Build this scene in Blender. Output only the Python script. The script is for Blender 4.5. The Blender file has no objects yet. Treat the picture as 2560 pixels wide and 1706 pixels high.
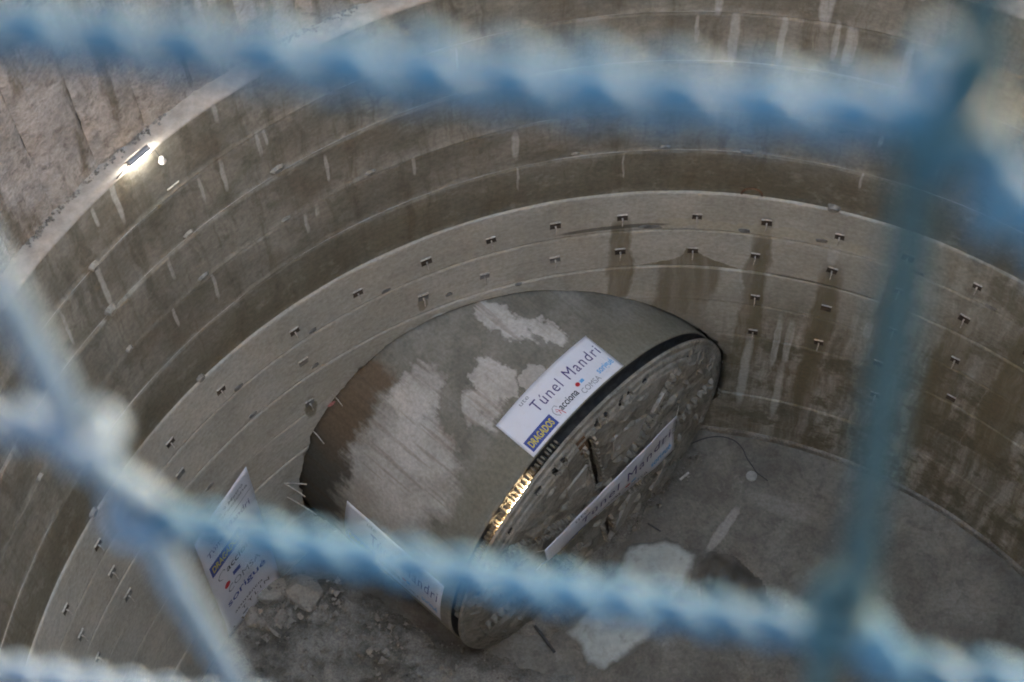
import bpy, bmesh, math, random
from mathutils import Vector, Matrix, noise as mnoise

random.seed(7)
PI = math.pi
rad = math.radians
scene = bpy.context.scene
col = scene.collection

# ------------------------------------------------------------------ camera
cam_d = bpy.data.cameras.new('camera')
cam = bpy.data.objects.new('camera', cam_d)
col.objects.link(cam)
scene.camera = cam
CAM = Vector((-3.592, -12.241, 57.094))
pitch, roll = rad(60.947), rad(-3.003)
fwd = Vector((0, math.cos(pitch), -math.sin(pitch)))
right0 = Vector((1, 0, 0))
up0 = Vector((0, math.sin(pitch), math.cos(pitch)))
cr, sr = math.cos(roll), math.sin(roll)
rgt = right0 * cr + up0 * sr
upv = up0 * cr - right0 * sr
cam.matrix_world = Matrix(((rgt.x, upv.x, -fwd.x, CAM.x), (rgt.y, upv.y, -fwd.y, CAM.y),
                           (rgt.z, upv.z, -fwd.z, CAM.z), (0, 0, 0, 1)))
cam_d.sensor_width = 36
cam_d.lens = 66.15
cam_d.clip_start = 0.01
cam_d.clip_end = 2000
cam_d.dof.use_dof = True
cam_d.dof.focus_distance = 48
cam_d.dof.aperture_fstop = 12

# ------------------------------------------------------------------ world, sun, exposure
SUN_EL, SUN_AZ = rad(8), rad(38)            # low evening sun ahead, to the right
world = bpy.data.worlds.new('World')
scene.world = world
world.use_nodes = True
wn = world.node_tree.nodes
wl = world.node_tree.links
wn.clear()
sky = wn.new('ShaderNodeTexSky')
sky.sky_type = 'NISHITA'
sky.sun_disc = False
sky.sun_elevation = SUN_EL
sky.sun_rotation = SUN_AZ
sky.air_density = 0.9
sky.dust_density = 6.0
sky.ozone_density = 0.2
bg = wn.new('ShaderNodeBackground')
bg.inputs['Strength'].default_value = 0.12
wo = wn.new('ShaderNodeOutputWorld')
wl.new(sky.outputs[0], bg.inputs['Color'])
wl.new(bg.outputs[0], wo.inputs['Surface'])

sun_d = bpy.data.lights.new('sun', 'SUN')
sun_d.energy = 0.5
sun_d.angle = rad(10)
sun_d.color = (1.0, 0.96, 0.91)
sun = bpy.data.objects.new('sun', sun_d)
col.objects.link(sun)
sdir = Vector((math.sin(SUN_AZ) * math.cos(SUN_EL), math.cos(SUN_AZ) * math.cos(SUN_EL), math.sin(SUN_EL)))
sun.rotation_euler = sdir.to_track_quat('Z', 'Y').to_euler()
sun.location = (0, 0, 90)

scene.view_settings.view_transform = 'Standard'
scene.view_settings.look = 'None'
scene.view_settings.gamma = 1
scene.view_settings.exposure = 5.6
scene.view_settings.use_curve_mapping = False
scene.cycles.use_denoising = True
scene.cycles.max_bounces = 6
scene.cycles.diffuse_bounces = 5
scene.cycles.use_adaptive_sampling = True
scene.cycles.adaptive_threshold = .03
scene.cycles.filter_width = 1.9
scene.cycles.caustics_reflective = False
scene.cycles.caustics_refractive = False

# ------------------------------------------------------------------ helpers
def tag(o, label=None, cat=None, group=None, kind=None):
    if label: o['label'] = label
    if cat: o['category'] = cat
    if group: o['group'] = group
    if kind: o['kind'] = kind
    return o

def empty(name, loc=(0, 0, 0)):
    o = bpy.data.objects.new(name, None)
    o.location = loc
    col.objects.link(o)
    return o

def link(name, me, mat=None, parent=None):
    o = bpy.data.objects.new(name, me)
    col.objects.link(o)
    if mat is not None and not me.materials:
        me.materials.append(mat)
    if parent is not None:
        o.parent = parent
        bpy_parent_fix.append(o)
    return o
bpy_parent_fix = []          # parts keep world coordinates: inverse set at the end

def mesh(name, verts, faces, smooth=False, uvs=None):
    me = bpy.data.meshes.new(name)
    me.from_pydata([tuple(v) for v in verts], [], faces)
    if uvs is not None:
        ul = me.uv_layers.new(name='UVMap')
        for lp in me.loops:
            ul.data[lp.index].uv = uvs[lp.vertex_index]
    if smooth:
        for p in me.polygons: p.use_smooth = True
    me.update()
    return me

def box(verts, faces, c, x, y, z, hx, hy, hz):
    """box round c with half sizes along the unit axes x, y, z"""
    b = len(verts)
    for sx in (-1, 1):
        for sy in (-1, 1):
            for sz in (-1, 1):
                verts.append(c + x * (hx * sx) + y * (hy * sy) + z * (hz * sz))
    for f in ((0, 1, 3, 2), (4, 6, 7, 5), (0, 4, 5, 1), (2, 3, 7, 6), (0, 2, 6, 4), (1, 5, 7, 3)):
        faces.append([b + i for i in f])

X, Y, Z = Vector((1, 0, 0)), Vector((0, 1, 0)), Vector((0, 0, 1))

def tube(verts, faces, pts, r, n=8, cap=True, closed=False):
    b = len(verts)
    m = len(pts)
    prev = None
    for i, p in enumerate(pts):
        if closed: d = (pts[(i + 1) % m] - pts[i - 1])
        else: d = (pts[min(i + 1, m - 1)] - pts[max(i - 1, 0)])
        d.normalize()
        if prev is None:
            a = Z if abs(d.z) < .9 else X
            s = d.cross(a).normalized()
        else:
            s = (prev - d * prev.dot(d)).normalized()
        prev = s
        t = d.cross(s)
        rr = r[i] if isinstance(r, (list, tuple)) else r
        for k in range(n):
            a = 2 * PI * k / n
            verts.append(p + s * (math.cos(a) * rr) + t * (math.sin(a) * rr))
    for i in range(m if closed else m - 1):
        j = (i + 1) % m
        for k in range(n):
            faces.append([b + i * n + k, b + i * n + (k + 1) % n, b + j * n + (k + 1) % n, b + j * n + k])
    if cap and not closed:
        faces.append([b + k for k in range(n)][::-1])
        faces.append([b + (m - 1) * n + k for k in range(n)])

def nz(x, y=0., z=0.):
    return mnoise.noise(Vector((x, y, z)))
def fbm(x, y=0., z=0., o=4):
    s = 0; a = 1; f = 1
    for _ in range(o):
        s += a * nz(x * f, y * f, z * f); a *= .5; f *= 2.03
    return s

# ---- node helper
class NT:
    def __init__(self, name):
        self.m = bpy.data.materials.new(name)
        self.m.use_nodes = True
        self.n = self.m.node_tree.nodes
        self.l = self.m.node_tree.links
        self.n.clear()
        self.out = self.n.new('ShaderNodeOutputMaterial')
        self.b = self.n.new('ShaderNodeBsdfPrincipled')
        self.l.new(self.b.outputs[0], self.out.inputs[0])
    def put(self, sock, v):
        if hasattr(v, 'links'): self.l.new(v, sock)
        elif isinstance(v, (tuple, list)):
            sock.default_value = tuple(v) + ((1,) if len(v) == 3 and len(sock.default_value) == 4 else ())
        else: sock.default_value = v
    def math(self, op, a, b=0., c=0., clamp=False):
        k = self.n.new('ShaderNodeMath'); k.operation = op; k.use_clamp = clamp
        self.put(k.inputs[0], a); self.put(k.inputs[1], b); self.put(k.inputs[2], c)
        return k.outputs[0]
    def mix(self, f, a, b):
        k = self.n.new('ShaderNodeMix'); k.data_type = 'RGBA'
        self.put(k.inputs['Factor'], f); self.put(k.inputs[6], a); self.put(k.inputs[7], b)
        return k.outputs[2]
    def mul(self, col_, f):
        k = self.n.new('ShaderNodeMix'); k.data_type = 'RGBA'; k.blend_type = 'MULTIPLY'
        k.inputs['Factor'].default_value = 1
        self.put(k.inputs[6], col_); self.put(k.inputs[7], f)
        return k.outputs[2]
    def rng(self, v, a, b, c=0., d=1., smooth=True):
        k = self.n.new('ShaderNodeMapRange')
        if smooth: k.interpolation_type = 'SMOOTHSTEP'
        self.put(k.inputs[0], v)
        for i, q in enumerate((a, b, c, d)): self.put(k.inputs[i + 1], q)
        return k.outputs[0]
    def noise(self, vec, scale, detail=4., rough=.55, dist=0.):
        k = self.n.new('ShaderNodeTexNoise')
        self.put(k.inputs['Vector'], vec)
        k.inputs['Scale'].default_value = scale; k.inputs['Detail'].default_value = detail
        k.inputs['Roughness'].default_value = rough; k.inputs['Distortion'].default_value = dist
        return k.outputs[0]
    def comb(self, x, y, z=0.):
        k = self.n.new('ShaderNodeCombineXYZ')
        self.put(k.inputs[0], x); self.put(k.inputs[1], y); self.put(k.inputs[2], z)
        return k.outputs[0]
    def sep(self, v):
        k = self.n.new('ShaderNodeSeparateXYZ'); self.put(k.inputs[0], v)
        return k.outputs
    def coord(self, which):
        k = self.n.new('ShaderNodeTexCoord'); return k.outputs[which]
    def geo(self):
        k = self.n.new('ShaderNodeNewGeometry'); return k.outputs['Position']
    def objrand(self):
        k = self.n.new('ShaderNodeObjectInfo'); return k.outputs['Random']
    def bump(self, h, strength=.4, dist=.02):
        k = self.n.new('ShaderNodeBump')
        k.inputs['Strength'].default_value = strength; k.inputs['Distance'].default_value = dist
        self.put(k.inputs['Height'], h)
        self.l.new(k.outputs[0], self.b.inputs['Normal'])
    def blob(self, x, y, cx, cy, hx, hy, soft=.3, ang=0.):
        """1 inside a rounded rectangle, 0 outside"""
        dx = self.math('SUBTRACT', x, cx); dy = self.math('SUBTRACT', y, cy)
        if ang:
            c, s = math.cos(ang), math.sin(ang)
            ex = self.math('ADD', self.math('MULTIPLY', dx, c), self.math('MULTIPLY', dy, s))
            dy = self.math('SUBTRACT', self.math('MULTIPLY', dy, c), self.math('MULTIPLY', dx, s)); dx = ex
        ax = self.math('DIVIDE', dx, hx); ay = self.math('DIVIDE', dy, hy)
        d = self.math('ADD', self.math('POWER', self.math('ABSOLUTE', ax), 3.), self.math('POWER', self.math('ABSOLUTE', ay), 3.))
        return self.rng(d, 1 + soft, 1 - soft)
    def big(self, *fs):
        r = fs[0]
        for f in fs[1:]: r = self.math('MAXIMUM', r, f)
        return r
    def done(self, color, rough=.9, metallic=0., spec=.3):
        self.put(self.b.inputs['Base Color'], color)
        self.put(self.b.inputs['Roughness'], rough)
        self.put(self.b.inputs['Metallic'], metallic)
        self.b.inputs['Specular IOR Level'].default_value = spec
        return self.m

def plain(name, c, rough=.7, metallic=0., var=.25, scale=3., spec=.3):
    t = NT(name)
    n = t.noise(t.coord('Object'), scale, 5)
    k = t.rng(n, .3, .7, 1 - var, 1 + var)
    return t.done(t.mul(c, t.comb(k, k, k)), rough, metallic, spec)

# ------------------------------------------------------------------ dimensions of the place
R = 16.0
RLOW = 15.982
ROUT = 16.5
ZLEDGE = 23.81
UP_Z = [23.81, 21.88, 19.99, 18.0, 16.18, 14.25]
LOW_Z = [14.25, 12.34, 10.40, 8.52, 6.62, 4.72, 2.82, 0.92, -0.3]
ZGROUND = 55.5
CT = Vector((-1.332, 11.723, 3.85))         # centre of the cutterhead back plane
RT = 6.03
PHI = -.799
AX = Vector((math.cos(PHI), math.sin(PHI), 0))
TT = Vector((-math.sin(PHI), math.cos(PHI), 0))

def wp(az, z, r=R):
    a = rad(az)
    return Vector((r * math.sin(a), r * math.cos(a), z))
def arc(az): return rad(az) * 16.0
def rdir(az): return Vector((math.sin(rad(az)), math.cos(rad(az)), 0))
def tdir(az): return Vector((math.cos(rad(az)), -math.sin(rad(az)), 0))
def sp(s, ang, r=RT):
    """point of the shield: s along the axis, ang degrees from the crown towards TT"""
    return CT + AX * s + TT * (r * math.sin(rad(ang))) + Z * (r * math.cos(rad(ang)))
def fp(t, u, s):
    return CT + AX * s + TT * t + Z * u

# ------------------------------------------------------------------ materials
def wall_material(name, lower):
    t = NT(name)
    uv = t.sep(t.coord('UV'))
    x, z = uv[0], uv[1]
    P = t.comb(x, z, t.math('MULTIPLY', t.objrand(), 40.))
    # vertical streaks, horizontal board marks, blotches
    warp = t.math('MULTIPLY', t.math('SUBTRACT', t.noise(t.comb(x, z), .8, 3), .5), 1.2)
    xs = t.math('ADD', x, t.math('MULTIPLY', warp, .35))
    streak = t.noise(t.comb(t.math('MULTIPLY', xs, 2.2), t.math('MULTIPLY', z, .16)), 1., 6, .65)
    streakf = t.noise(t.comb(t.math('MULTIPLY', xs, 6.5), t.math('MULTIPLY', z, .35)), 1., 4, .6)
    board = t.noise(t.comb(t.math('MULTIPLY', x, .12), t.math('MULTIPLY', z, 7.)), 1., 3, .6)
    blot = t.noise(P, .42, 6, .62)
    fine = t.noise(t.comb(x, z), 7., 5, .65)
    if lower:
        base = t.mix(t.rng(blot, .38, .66), (.385, .352, .305), (.475, .438, .388))
        base = t.mix(t.math('MULTIPLY', t.rng(board, .55, .8), .4), base, (.27, .245, .21))
        mott = t.noise(t.comb(x, z, 11.), 1.6, 6, .68)
        base = t.mix(t.math('MULTIPLY', t.rng(mott, .52, .7), .38), base, (.24, .215, .175))
        base = t.mix(t.math('MULTIPLY', t.rng(mott, .45, .3), .3), base, (.50, .475, .435))
        # wetter and dirtier to the right and lower down
        wet = t.math('MULTIPLY', t.rng(x, -.5, 5.5), t.rng(t.math('SUBTRACT', z, t.math('MULTIPLY', x, .25)), 9.5, 4.5))
        wet = t.math('MAXIMUM', wet, t.math('MULTIPLY', t.rng(x, 6.5, 11.), .75))
        wet2 = t.math('MULTIPLY', wet, t.rng(streak, .33, .6))
        base = t.mix(t.math('MULTIPLY', wet2, .85), base, (.160, .137, .098))
        base = t.mix(t.math('MULTIPLY', t.math('MULTIPLY', wet, t.rng(t.noise(t.comb(x, z, 17.), .9, 6, .7), .46, .6)), .8), base, (.125, .108, .070))
        base = t.mix(t.math('MULTIPLY', t.math('MULTIPLY', wet, t.rng(streakf, .5, .7)), .45), base, (.13, .10, .070))
        rust = t.noise(t.comb(t.math('MULTIPLY', x, 1.1), t.math('MULTIPLY', z, .5), 3.), 1., 4)
        base = t.mix(t.math('MULTIPLY', t.math('MULTIPLY', wet, t.rng(rust, .56, .7)), .45), base, (.17, .115, .062))
        base = t.mix(t.math('MULTIPLY', t.math('MULTIPLY', wet, t.rng(streakf, .40, .26)), .55), base, (.46, .43, .38))
        # damp runs below the anchors
        wx = t.math('ADD', x, t.math('MULTIPLY', t.math('SUBTRACT', t.noise(t.comb(t.math('MULTIPLY', x, 1.4), t.math('MULTIPLY', z, .55)), 1., 5, .6), .5), .8))
        zz = t.math('ADD', z, t.math('MULTIPLY', t.math('SUBTRACT', t.noise(t.comb(x, z, 5.), 1.3, 3), .5), .9))
        runs = []
        for (az, z1, z0, w) in ((-1.26, 13.0, 8.2, .33), (13.0, 12.95, 4.0, .36), (20.5, 11.2, 2.0, .40),
                                (27.4, 12.4, 5.0, .42), (34.4, 11.0, 3.0, .5), (-36.5, 9.1, 8.2, .2), (-22.2, 11.2, 10.7, .2),
                                (41.5, 12.6, 4.0, .55)):
            cx = arc(az)
            runs.append(t.blob(wx, zz, cx, (z1 + z0) / 2, w, (z1 - z0) / 2, .6))
        cx2 = arc(6.2)
        flare = t.math('MULTIPLY', t.rng(z, 11.35, 11.25), t.rng(z, 10.36, 10.42))
        half = t.math('ADD', .2, t.math('MULTIPLY', t.math('POWER', t.rng(z, 11.3, 10.4, smooth=False), 2.5), 1.25))
        inside = t.math('GREATER_THAN', half, t.math('ABSOLUTE', t.math('SUBTRACT', wx, cx2)))
        runs.append(t.math('MULTIPLY', flare, inside))
        bx_ = t.math('ABSOLUTE', t.math('SUBTRACT', wx, t.math('SUBTRACT', cx2 + .05, t.math('MULTIPLY', t.math('SUBTRACT', 10.4, z), .12))))
        runs.append(t.math('MULTIPLY', t.math('MULTIPLY', t.rng(bx_, 1.0, .72), t.rng(z, 10.42, 10.36)), t.rng(zz, 6.4, 8.6, 0., .85)))
        runm = t.big(*runs)
        base = t.mix(t.math('MULTIPLY', t.math('MULTIPLY', runm, t.rng(fine, .2, .6, .6, .95)), t.rng(streak, .3, .62, .55, 1.)), base, (.165, .135, .085))
        # lime runs
        wx = t.math('ADD', x, t.math('MULTIPLY', t.math('SUBTRACT', t.noise(t.comb(x, z), 1.1, 3), .5), .16))
        lime = t.big(t.blob(wx, zz, arc(16.3), 6.5, .10, 1.5, .6), t.blob(wx, zz, arc(17.6), 6.7, .12, 1.3, .6),
                     t.blob(wx, zz, arc(25.5), 8.7, .12, .45, .6), t.blob(wx, zz, arc(13.4), 4.4, .14, 2.2, .9),
                     t.blob(wx, zz, arc(17.5), 3.4, .12, 1.7, .9), t.blob(wx, zz, arc(20.2), 12.3, .16, .8, .7))
        base = t.mix(t.math('MULTIPLY', lime, t.rng(streakf, .3, .55, .35, .8)), base, (.50, .48, .45))
        # yellowish smear under the top of the lining
        sm = t.math('MULTIPLY', t.blob(x, zz, 3.6, 12.62, 3.2, .26, .5), .6)
        base = t.mix(sm, base, (.44, .39, .30))
        cr_ = t.blob(wx, t.math('SUBTRACT', z, t.math('MULTIPLY', x, .03)), -.6, 12.55, 1.5, .09, .5)
        base = t.mix(t.math('MULTIPLY', cr_, .8), base, (.10, .085, .065))
        jd = t.blob(wx, z, arc(20), 10.36, 1.6, .05, .6)
        base = t.mix(t.math('MULTIPLY', jd, .8), base, (.07, .06, .045))
    else:
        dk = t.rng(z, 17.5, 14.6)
        base = t.mix(t.rng(blot, .34, .68), (.195, .174, .146), (.335, .306, .270))
        base = t.mix(t.math('MULTIPLY', t.rng(streak, .48, .68), .75), base, (.145, .122, .094))
        base = t.mix(t.math('MULTIPLY', t.rng(streakf, .52, .72), .45), base, (.15, .125, .10))
        red = t.noise(t.comb(t.math('MULTIPLY', x, .6), t.math('MULTIPLY', z, .5), 9.), 1., 4)
        base = t.mix(t.math('MULTIPLY', t.rng(red, .54, .72), .45), base, (.185, .14, .10))
        base = t.mix(t.math('MULTIPLY', t.rng(red, .44, .3), .4), base, (.17, .16, .115))
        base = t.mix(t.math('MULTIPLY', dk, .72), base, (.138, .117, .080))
        mott = t.noise(t.comb(x, z, 11.), 1.5, 6, .7)
        base = t.mix(t.math('MULTIPLY', t.rng(mott, .52, .68), .5), base, (.125, .11, .08))
        base = t.mix(t.math('MULTIPLY', t.rng(mott, .46, .32), .4), base, (.37, .345, .305))
        wx = t.math('ADD', x, t.math('MULTIPLY', t.math('SUBTRACT', t.noise(t.comb(x, z), 1.0, 3), .5), .14))
        zz = t.math('ADD', z, t.math('MULTIPLY', t.math('SUBTRACT', t.noise(t.comb(x, z, 5.), 1.3, 3), .5), .9))
        runs = [t.blob(wx, zz, arc(a), z_, w, h, .8) for (a, z_, w, h) in (
            (-35.1, 21.35, .05, .5), (-34.4, 21.5, .04, .35), (-38.8, 21.2, .06, .6), (-52.4, 21.1, .07, .9),
            (7.6, 20.9, .12, .9), (11.7, 21.0, .09, .8), (4.4, 21.2, .05, .5), (17.5, 21.1, .14, .8), (16.2, 21.2, .08, .7),
            (-11.7, 17.2, .10, .6), (-57., 21., .05, .7), (15., 22.8, .16, 1.1), (6., 22.8, .1, 1.),
            (-48.5, 23.1, .07, .8), (22.5, 20.9, .1, .8), (-29.5, 19.2, .05, .6), (-46., 19.4, .05, .4))]
        rl = random.Random(21)
        for _ in range(16):
            a_ = rl.uniform(-62, 28); zt_ = rl.choice(UP_Z[:5]) - .1; h_ = rl.uniform(.2, .55)
            runs.append(t.blob(wx, zz, arc(a_), zt_ - h_, rl.uniform(.025, .07), h_, .9))
        lime = t.big(*runs)
        base = t.mul(base, (.90, .89, .86))
        base = t.mix(t.math('MULTIPLY', lime, t.rng(streakf, .3, .55, .35, .8)), base, (.46, .43, .40))
    k = t.rng(fine, .25, .75, .82, 1.16)
    base = t.mul(base, t.comb(t.math('MULTIPLY', k, .99), k, t.math('MULTIPLY', k, .97)))
    h = t.math('ADD', t.math('MULTIPLY', fine, .6), t.math('ADD', t.math('MULTIPLY', board, .35), t.math('MULTIPLY', blot, .6)))
    t.bump(h, .5, .05)
    rough = t.rng(blot, .3, .7, .78, .95)
    return t.done(base, rough, spec=.25)

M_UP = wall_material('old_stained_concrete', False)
M_LOW = wall_material('newer_pale_concrete', True)

def concrete(name, a, b, scale=.6, bump=.4):
    t = NT(name)
    p = t.geo()
    n1 = t.noise(p, scale, 6, .6); n2 = t.noise(p, scale * 9, 5, .65)
    c = t.mix(t.rng(n1, .3, .7), a, b)
    k = t.rng(n2, .25, .75, .8, 1.15)
    t.bump(t.math('ADD', n2, n1), bump, .04)
    return t.done(t.mul(c, t.comb(k, k, k)), .92, spec=.2)

M_LEDGE = concrete('ledge_concrete', (.30, .258, .215), (.365, .32, .272), .5, .25)
M_SEAM = concrete('lime_crusted_joint', (.24, .215, .185), (.44, .41, .37), 1.2, .3)

def pile_material():
    t = NT('rough_cast_soil_concrete')
    uv = t.sep(t.coord('UV'))
    o = t.math('MULTIPLY', t.objrand(), 60.)
    p = t.comb(uv[0], uv[1], o)
    n1 = t.noise(p, .8, 6, .62); n2 = t.noise(p, 3.0, 6, .68); n3 = t.noise(p, 11., 4, .6)
    st = t.noise(t.comb(t.math('MULTIPLY', uv[0], 1.6), t.math('MULTIPLY', uv[1], .25), o), 1., 5, .6)
    c = t.mix(t.rng(n1, .33, .66), (.30, .255, .215), (.45, .395, .35))
    c = t.mix(t.math('MULTIPLY', t.rng(st, .48, .62), .8), c, (.16, .13, .092))
    c = t.mix(t.math('MULTIPLY', t.rng(n2, .54, .66), .55), c, (.145, .12, .095))
    c = t.mix(t.math('MULTIPLY', t.rng(n2, .42, .3), .45), c, (.46, .42, .385))
    k = t.rng(n3, .25, .75, .78, 1.2)
    t.bump(t.math('ADD', t.math('MULTIPLY', n2, 1.2), t.math('MULTIPLY', n3, .6)), .8, .08)
    return t.done(t.mul(c, t.comb(k, k, k)), .95, spec=.15)
M_PILE = pile_material()

def shield_material():
    t = NT('muddy_steel_shield')
    uv = t.sep(t.coord('UV'))
    s, a = uv[0], uv[1]                       # metres along the axis, metres round the shell
    P = t.comb(s, a)
    w1 = t.math('MULTIPLY', t.math('SUBTRACT', t.noise(P, 1.1, 4, .6), .5), 1.5)
    w2 = t.math('MULTIPLY', t.math('SUBTRACT', t.noise(t.comb(s, a, 7.), 1.0, 4, .6), .5), 1.4)
    w3 = t.math('MULTIPLY', t.math('SUBTRACT', t.noise(t.comb(s, a, 3.), 4.5, 4, .6), .5), .45)
    lines0 = t.noise(t.comb(t.math('MULTIPLY', s, .25), t.math('MULTIPLY', a, 4.5), 2.), 1., 4, .65)
    ws = t.math('ADD', t.math('ADD', t.math('ADD', s, w1), w3), t.math('MULTIPLY', t.math('SUBTRACT', lines0, .5), 1.0)); wa = t.math('ADD', t.math('ADD', a, w2), w3)
    lines = t.noise(t.comb(t.math('MULTIPLY', s, .22), t.math('MULTIPLY', a, 3.2)), 1., 4, .65)
    fine = t.noise(P, 8., 5, .65); blot = t.noise(P, .7, 5, .6)
    A = lambda deg: rad(deg) * RT
    c = t.mix(t.rng(blot, .35, .68), (.155, .140, .112), (.245, .225, .190))
    c = t.mix(t.math('MULTIPLY', t.rng(lines, .5, .7), .3), c, (.10, .095, .075))
    # greener grey near the front, streaked
    fr = t.rng(s, -2.2, -.8)
    c = t.mix(t.math('MULTIPLY', fr, .6), c, (.195, .178, .132))
    # dried pale slurry
    pale = t.big(t.blob(ws, wa, -3.9, A(3.2), 1.0, .45, .45, .25), t.blob(ws, wa, -2.75, A(8.8), .55, .20, .6, .2),
                 t.blob(ws, wa, -2.75, A(-13), .75, .62, .35, -.3), t.blob(ws, wa, -2.0, A(-4.5), .4, .38, .4),
                 t.blob(ws, wa, -4.3, A(-29), .6, 1.0, .9), t.blob(ws, wa, -2.5, A(-19.5), .55, .5, .9),
                 t.blob(ws, wa, -3.5, A(-54), 1.75, 2.15, .9), t.blob(ws, wa, -3.4, A(-38), 1.3, .7, .9))
    pc = t.mix(t.rng(blot, .35, .65), (.37, .335, .295), (.50, .46, .415))
    pc = t.mix(t.math('MULTIPLY', t.rng(lines, .53, .63), .6), pc, (.27, .22, .175))
    tan = t.math('MULTIPLY', t.rng(a, A(-58), A(-76)), .5)
    pc = t.mix(tan, pc, (.40, .31, .215))
    pale = t.math('MULTIPLY', pale, t.rng(t.math('ADD', t.noise(P, 2.6, 5, .7), t.math('MULTIPLY', pale, .35)), .42, .66, .45, 1.))
    c = t.mix(t.math('MULTIPLY', pale, .92), c, pc)
    low = t.math('MULTIPLY', t.rng(a, A(-76), A(-90)), .8)
    c = t.mix(low, c, (.36, .315, .26))
    # rust brown, damp band next to the wall
    rb = t.math('MULTIPLY', t.rng(t.math('ADD', ws, t.math('MULTIPLY', w1, .3)), -4.9, -5.45), t.rng(wa, A(-25), A(-31)))
    rc = t.mix(t.rng(a, A(-50), A(-66)), (.135, .092, .056), (.078, .069, .054))
    rc = t.mix(t.math('MULTIPLY', t.rng(lines, .5, .66), .6), rc, (.09, .065, .042))
    c = t.mix(t.math('MULTIPLY', rb, .95), c, rc)
    k = t.rng(fine, .25, .75, .8, 1.15)
    t.bump(t.math('ADD', t.math('MULTIPLY', fine, .5), t.math('ADD', t.math('MULTIPLY', lines, 1.2), pale)), .4, .03)
    return t.done(t.mul(c, t.comb(k, k, k)), .85, spec=.25)
M_SHIELD = shield_material()

def head_material():
    t = NT('clay_caked_steel')
    p = t.coord('Object')
    n1 = t.noise(p, .8, 6, .65); n2 = t.noise(p, 5., 6, .7); n3 = t.noise(p, 1.7, 5, .65, 1.)
    c = t.mix(t.rng(n1, .36, .64), (.215, .194, .160), (.32, .29, .245))
    c = t.mix(t.math('MULTIPLY', t.rng(n3, .53, .64), .6), c, (.115, .10, .08))
    c = t.mix(t.math('MULTIPLY', t.rng(n3, .42, .30), .35), c, (.37, .345, .30))
    k = t.rng(n2, .25, .75, .72, 1.22)
    t.bump(t.math('ADD', n2, t.math('MULTIPLY', n3, 1.5)), .7, .06)
    return t.done(t.mul(c, t.comb(k, k, k)), .85, spec=.25)
M_HEAD = head_material()
M_PLATE = concrete('scraped_pale_plate', (.33, .30, .26), (.44, .41, .365), 1.5, .5)
M_TOOTH = plain('worn_tool_steel', (.20, .18, .15), .6, .3, .4, 6.)
M_DARK = plain('dark_gap_steel', (.035, .035, .035), .5, .2, .4, 4.)  # near-black tone of the drum between shield and cutterhead
M_LUG = plain('gap_lug_steel', (.20, .17, .13), .6, .3, .35, 8.)
M_RUST = plain('rusty_steel', (.13, .07, .036), .8, .1, .4, 6.)
M_ANCH = plain('anchor_pocket_shade', (.075, .055, .04), .8, .1, .4, 9.)  # dark brown painted for the shade inside an anchor recess
M_BAR = plain('limed_anchor_bar', (.40, .36, .31), .8, 0, .3, 12.)
M_PATCH = plain('grey_mortar_patch', (.19, .18, .165), .95, 0, .4, 5.)
M_REBAR = plain('pale_rebar', (.50, .46, .40), .7, .1, .3, 8.)
M_FIT = plain('limed_fitting', (.21, .19, .16), .85, 0, .35, 7.)
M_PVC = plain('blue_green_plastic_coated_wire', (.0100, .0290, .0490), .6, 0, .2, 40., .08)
M_PVC_SHADED = plain('shaded_coated_wire', (.0042, .0135, .0185), .6, 0, .2, 40., .08)  # same coating, shade put into the colour of right-hand wires and knots
M_PVC_LIT = plain('lit_coated_wire', (.026, .039, .057), .65, 0, .2, 40., .08)  # same coating, sky glare put into the colour of left-hand wires
M_POST = plain('galvanised_post', (.35, .36, .36), .45, .7, .15, 5.)
M_HOSE = plain('black_hose_rubber', (.045, .042, .04), .6, 0, .2, 5.)
M_LID = plain('pale_lid', (.30, .285, .26), .8, 0, .2, 5.)
M_WOOD = plain('pale_timber', (.55, .51, .46), .8, 0, .2, 8.)
M_HOUSING = plain('grey_lamp_housing', (.22, .21, .21), .6, 0, .15, 5.)
M_GROUND = concrete('ground_asphalt', (.04, .04, .039), (.065, .063, .06), .5, .3)
M_PINK = plain('pink_marking_spray', (.55, .22, .20), .9, 0, .3, 20.)

def floor_material():
    t = NT('muddy_concrete_floor')
    p = t.geo()
    q = t.sep(p)
    n1 = t.noise(p, .35, 6, .62); n2 = t.noise(p, 1.8, 6, .65, .6); n3 = t.noise(p, 9., 5, .65)
    c = t.mix(t.rng(n1, .34, .66), (.112, .099, .081), (.205, .186, .157))
    c = t.mix(t.math('MULTIPLY', t.rng(n2, .5, .66), .5), c, (.088, .077, .060))
    c = t.mix(t.math('MULTIPLY', t.rng(n2, .42, .28), .4), c, (.29, .27, .24))
    # a swept pale track and scuffs
    tr = t.blob(t.math('ADD', q[0], t.math('MULTIPLY', t.math('SUBTRACT', n2, .5), .3)), q[1], 3.02, 12.05, .95, .16, .6, math.atan2(1.35, 1.05))
    tr2 = t.blob(t.math('ADD', q[0], t.math('MULTIPLY', t.math('SUBTRACT', n2, .5), .8)), q[1], 5.2, 12.6, 1.3, .28, .9, -.45)
    c = t.mix(t.math('MULTIPLY', t.big(tr, t.math('MULTIPLY', tr2, .35)), .6), c, (.36, .335, .30))
    k = t.rng(n3, .25, .75, .8, 1.18)
    t.bump(t.math('ADD', n3, t.math('MULTIPLY', n2, 1.5)), .6, .05)
    return t.done(t.mul(c, t.comb(k, k, k)), t.rng(n1, .35, .6, .6, .95), spec=.3)
M_FLOOR = floor_material()

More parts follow.
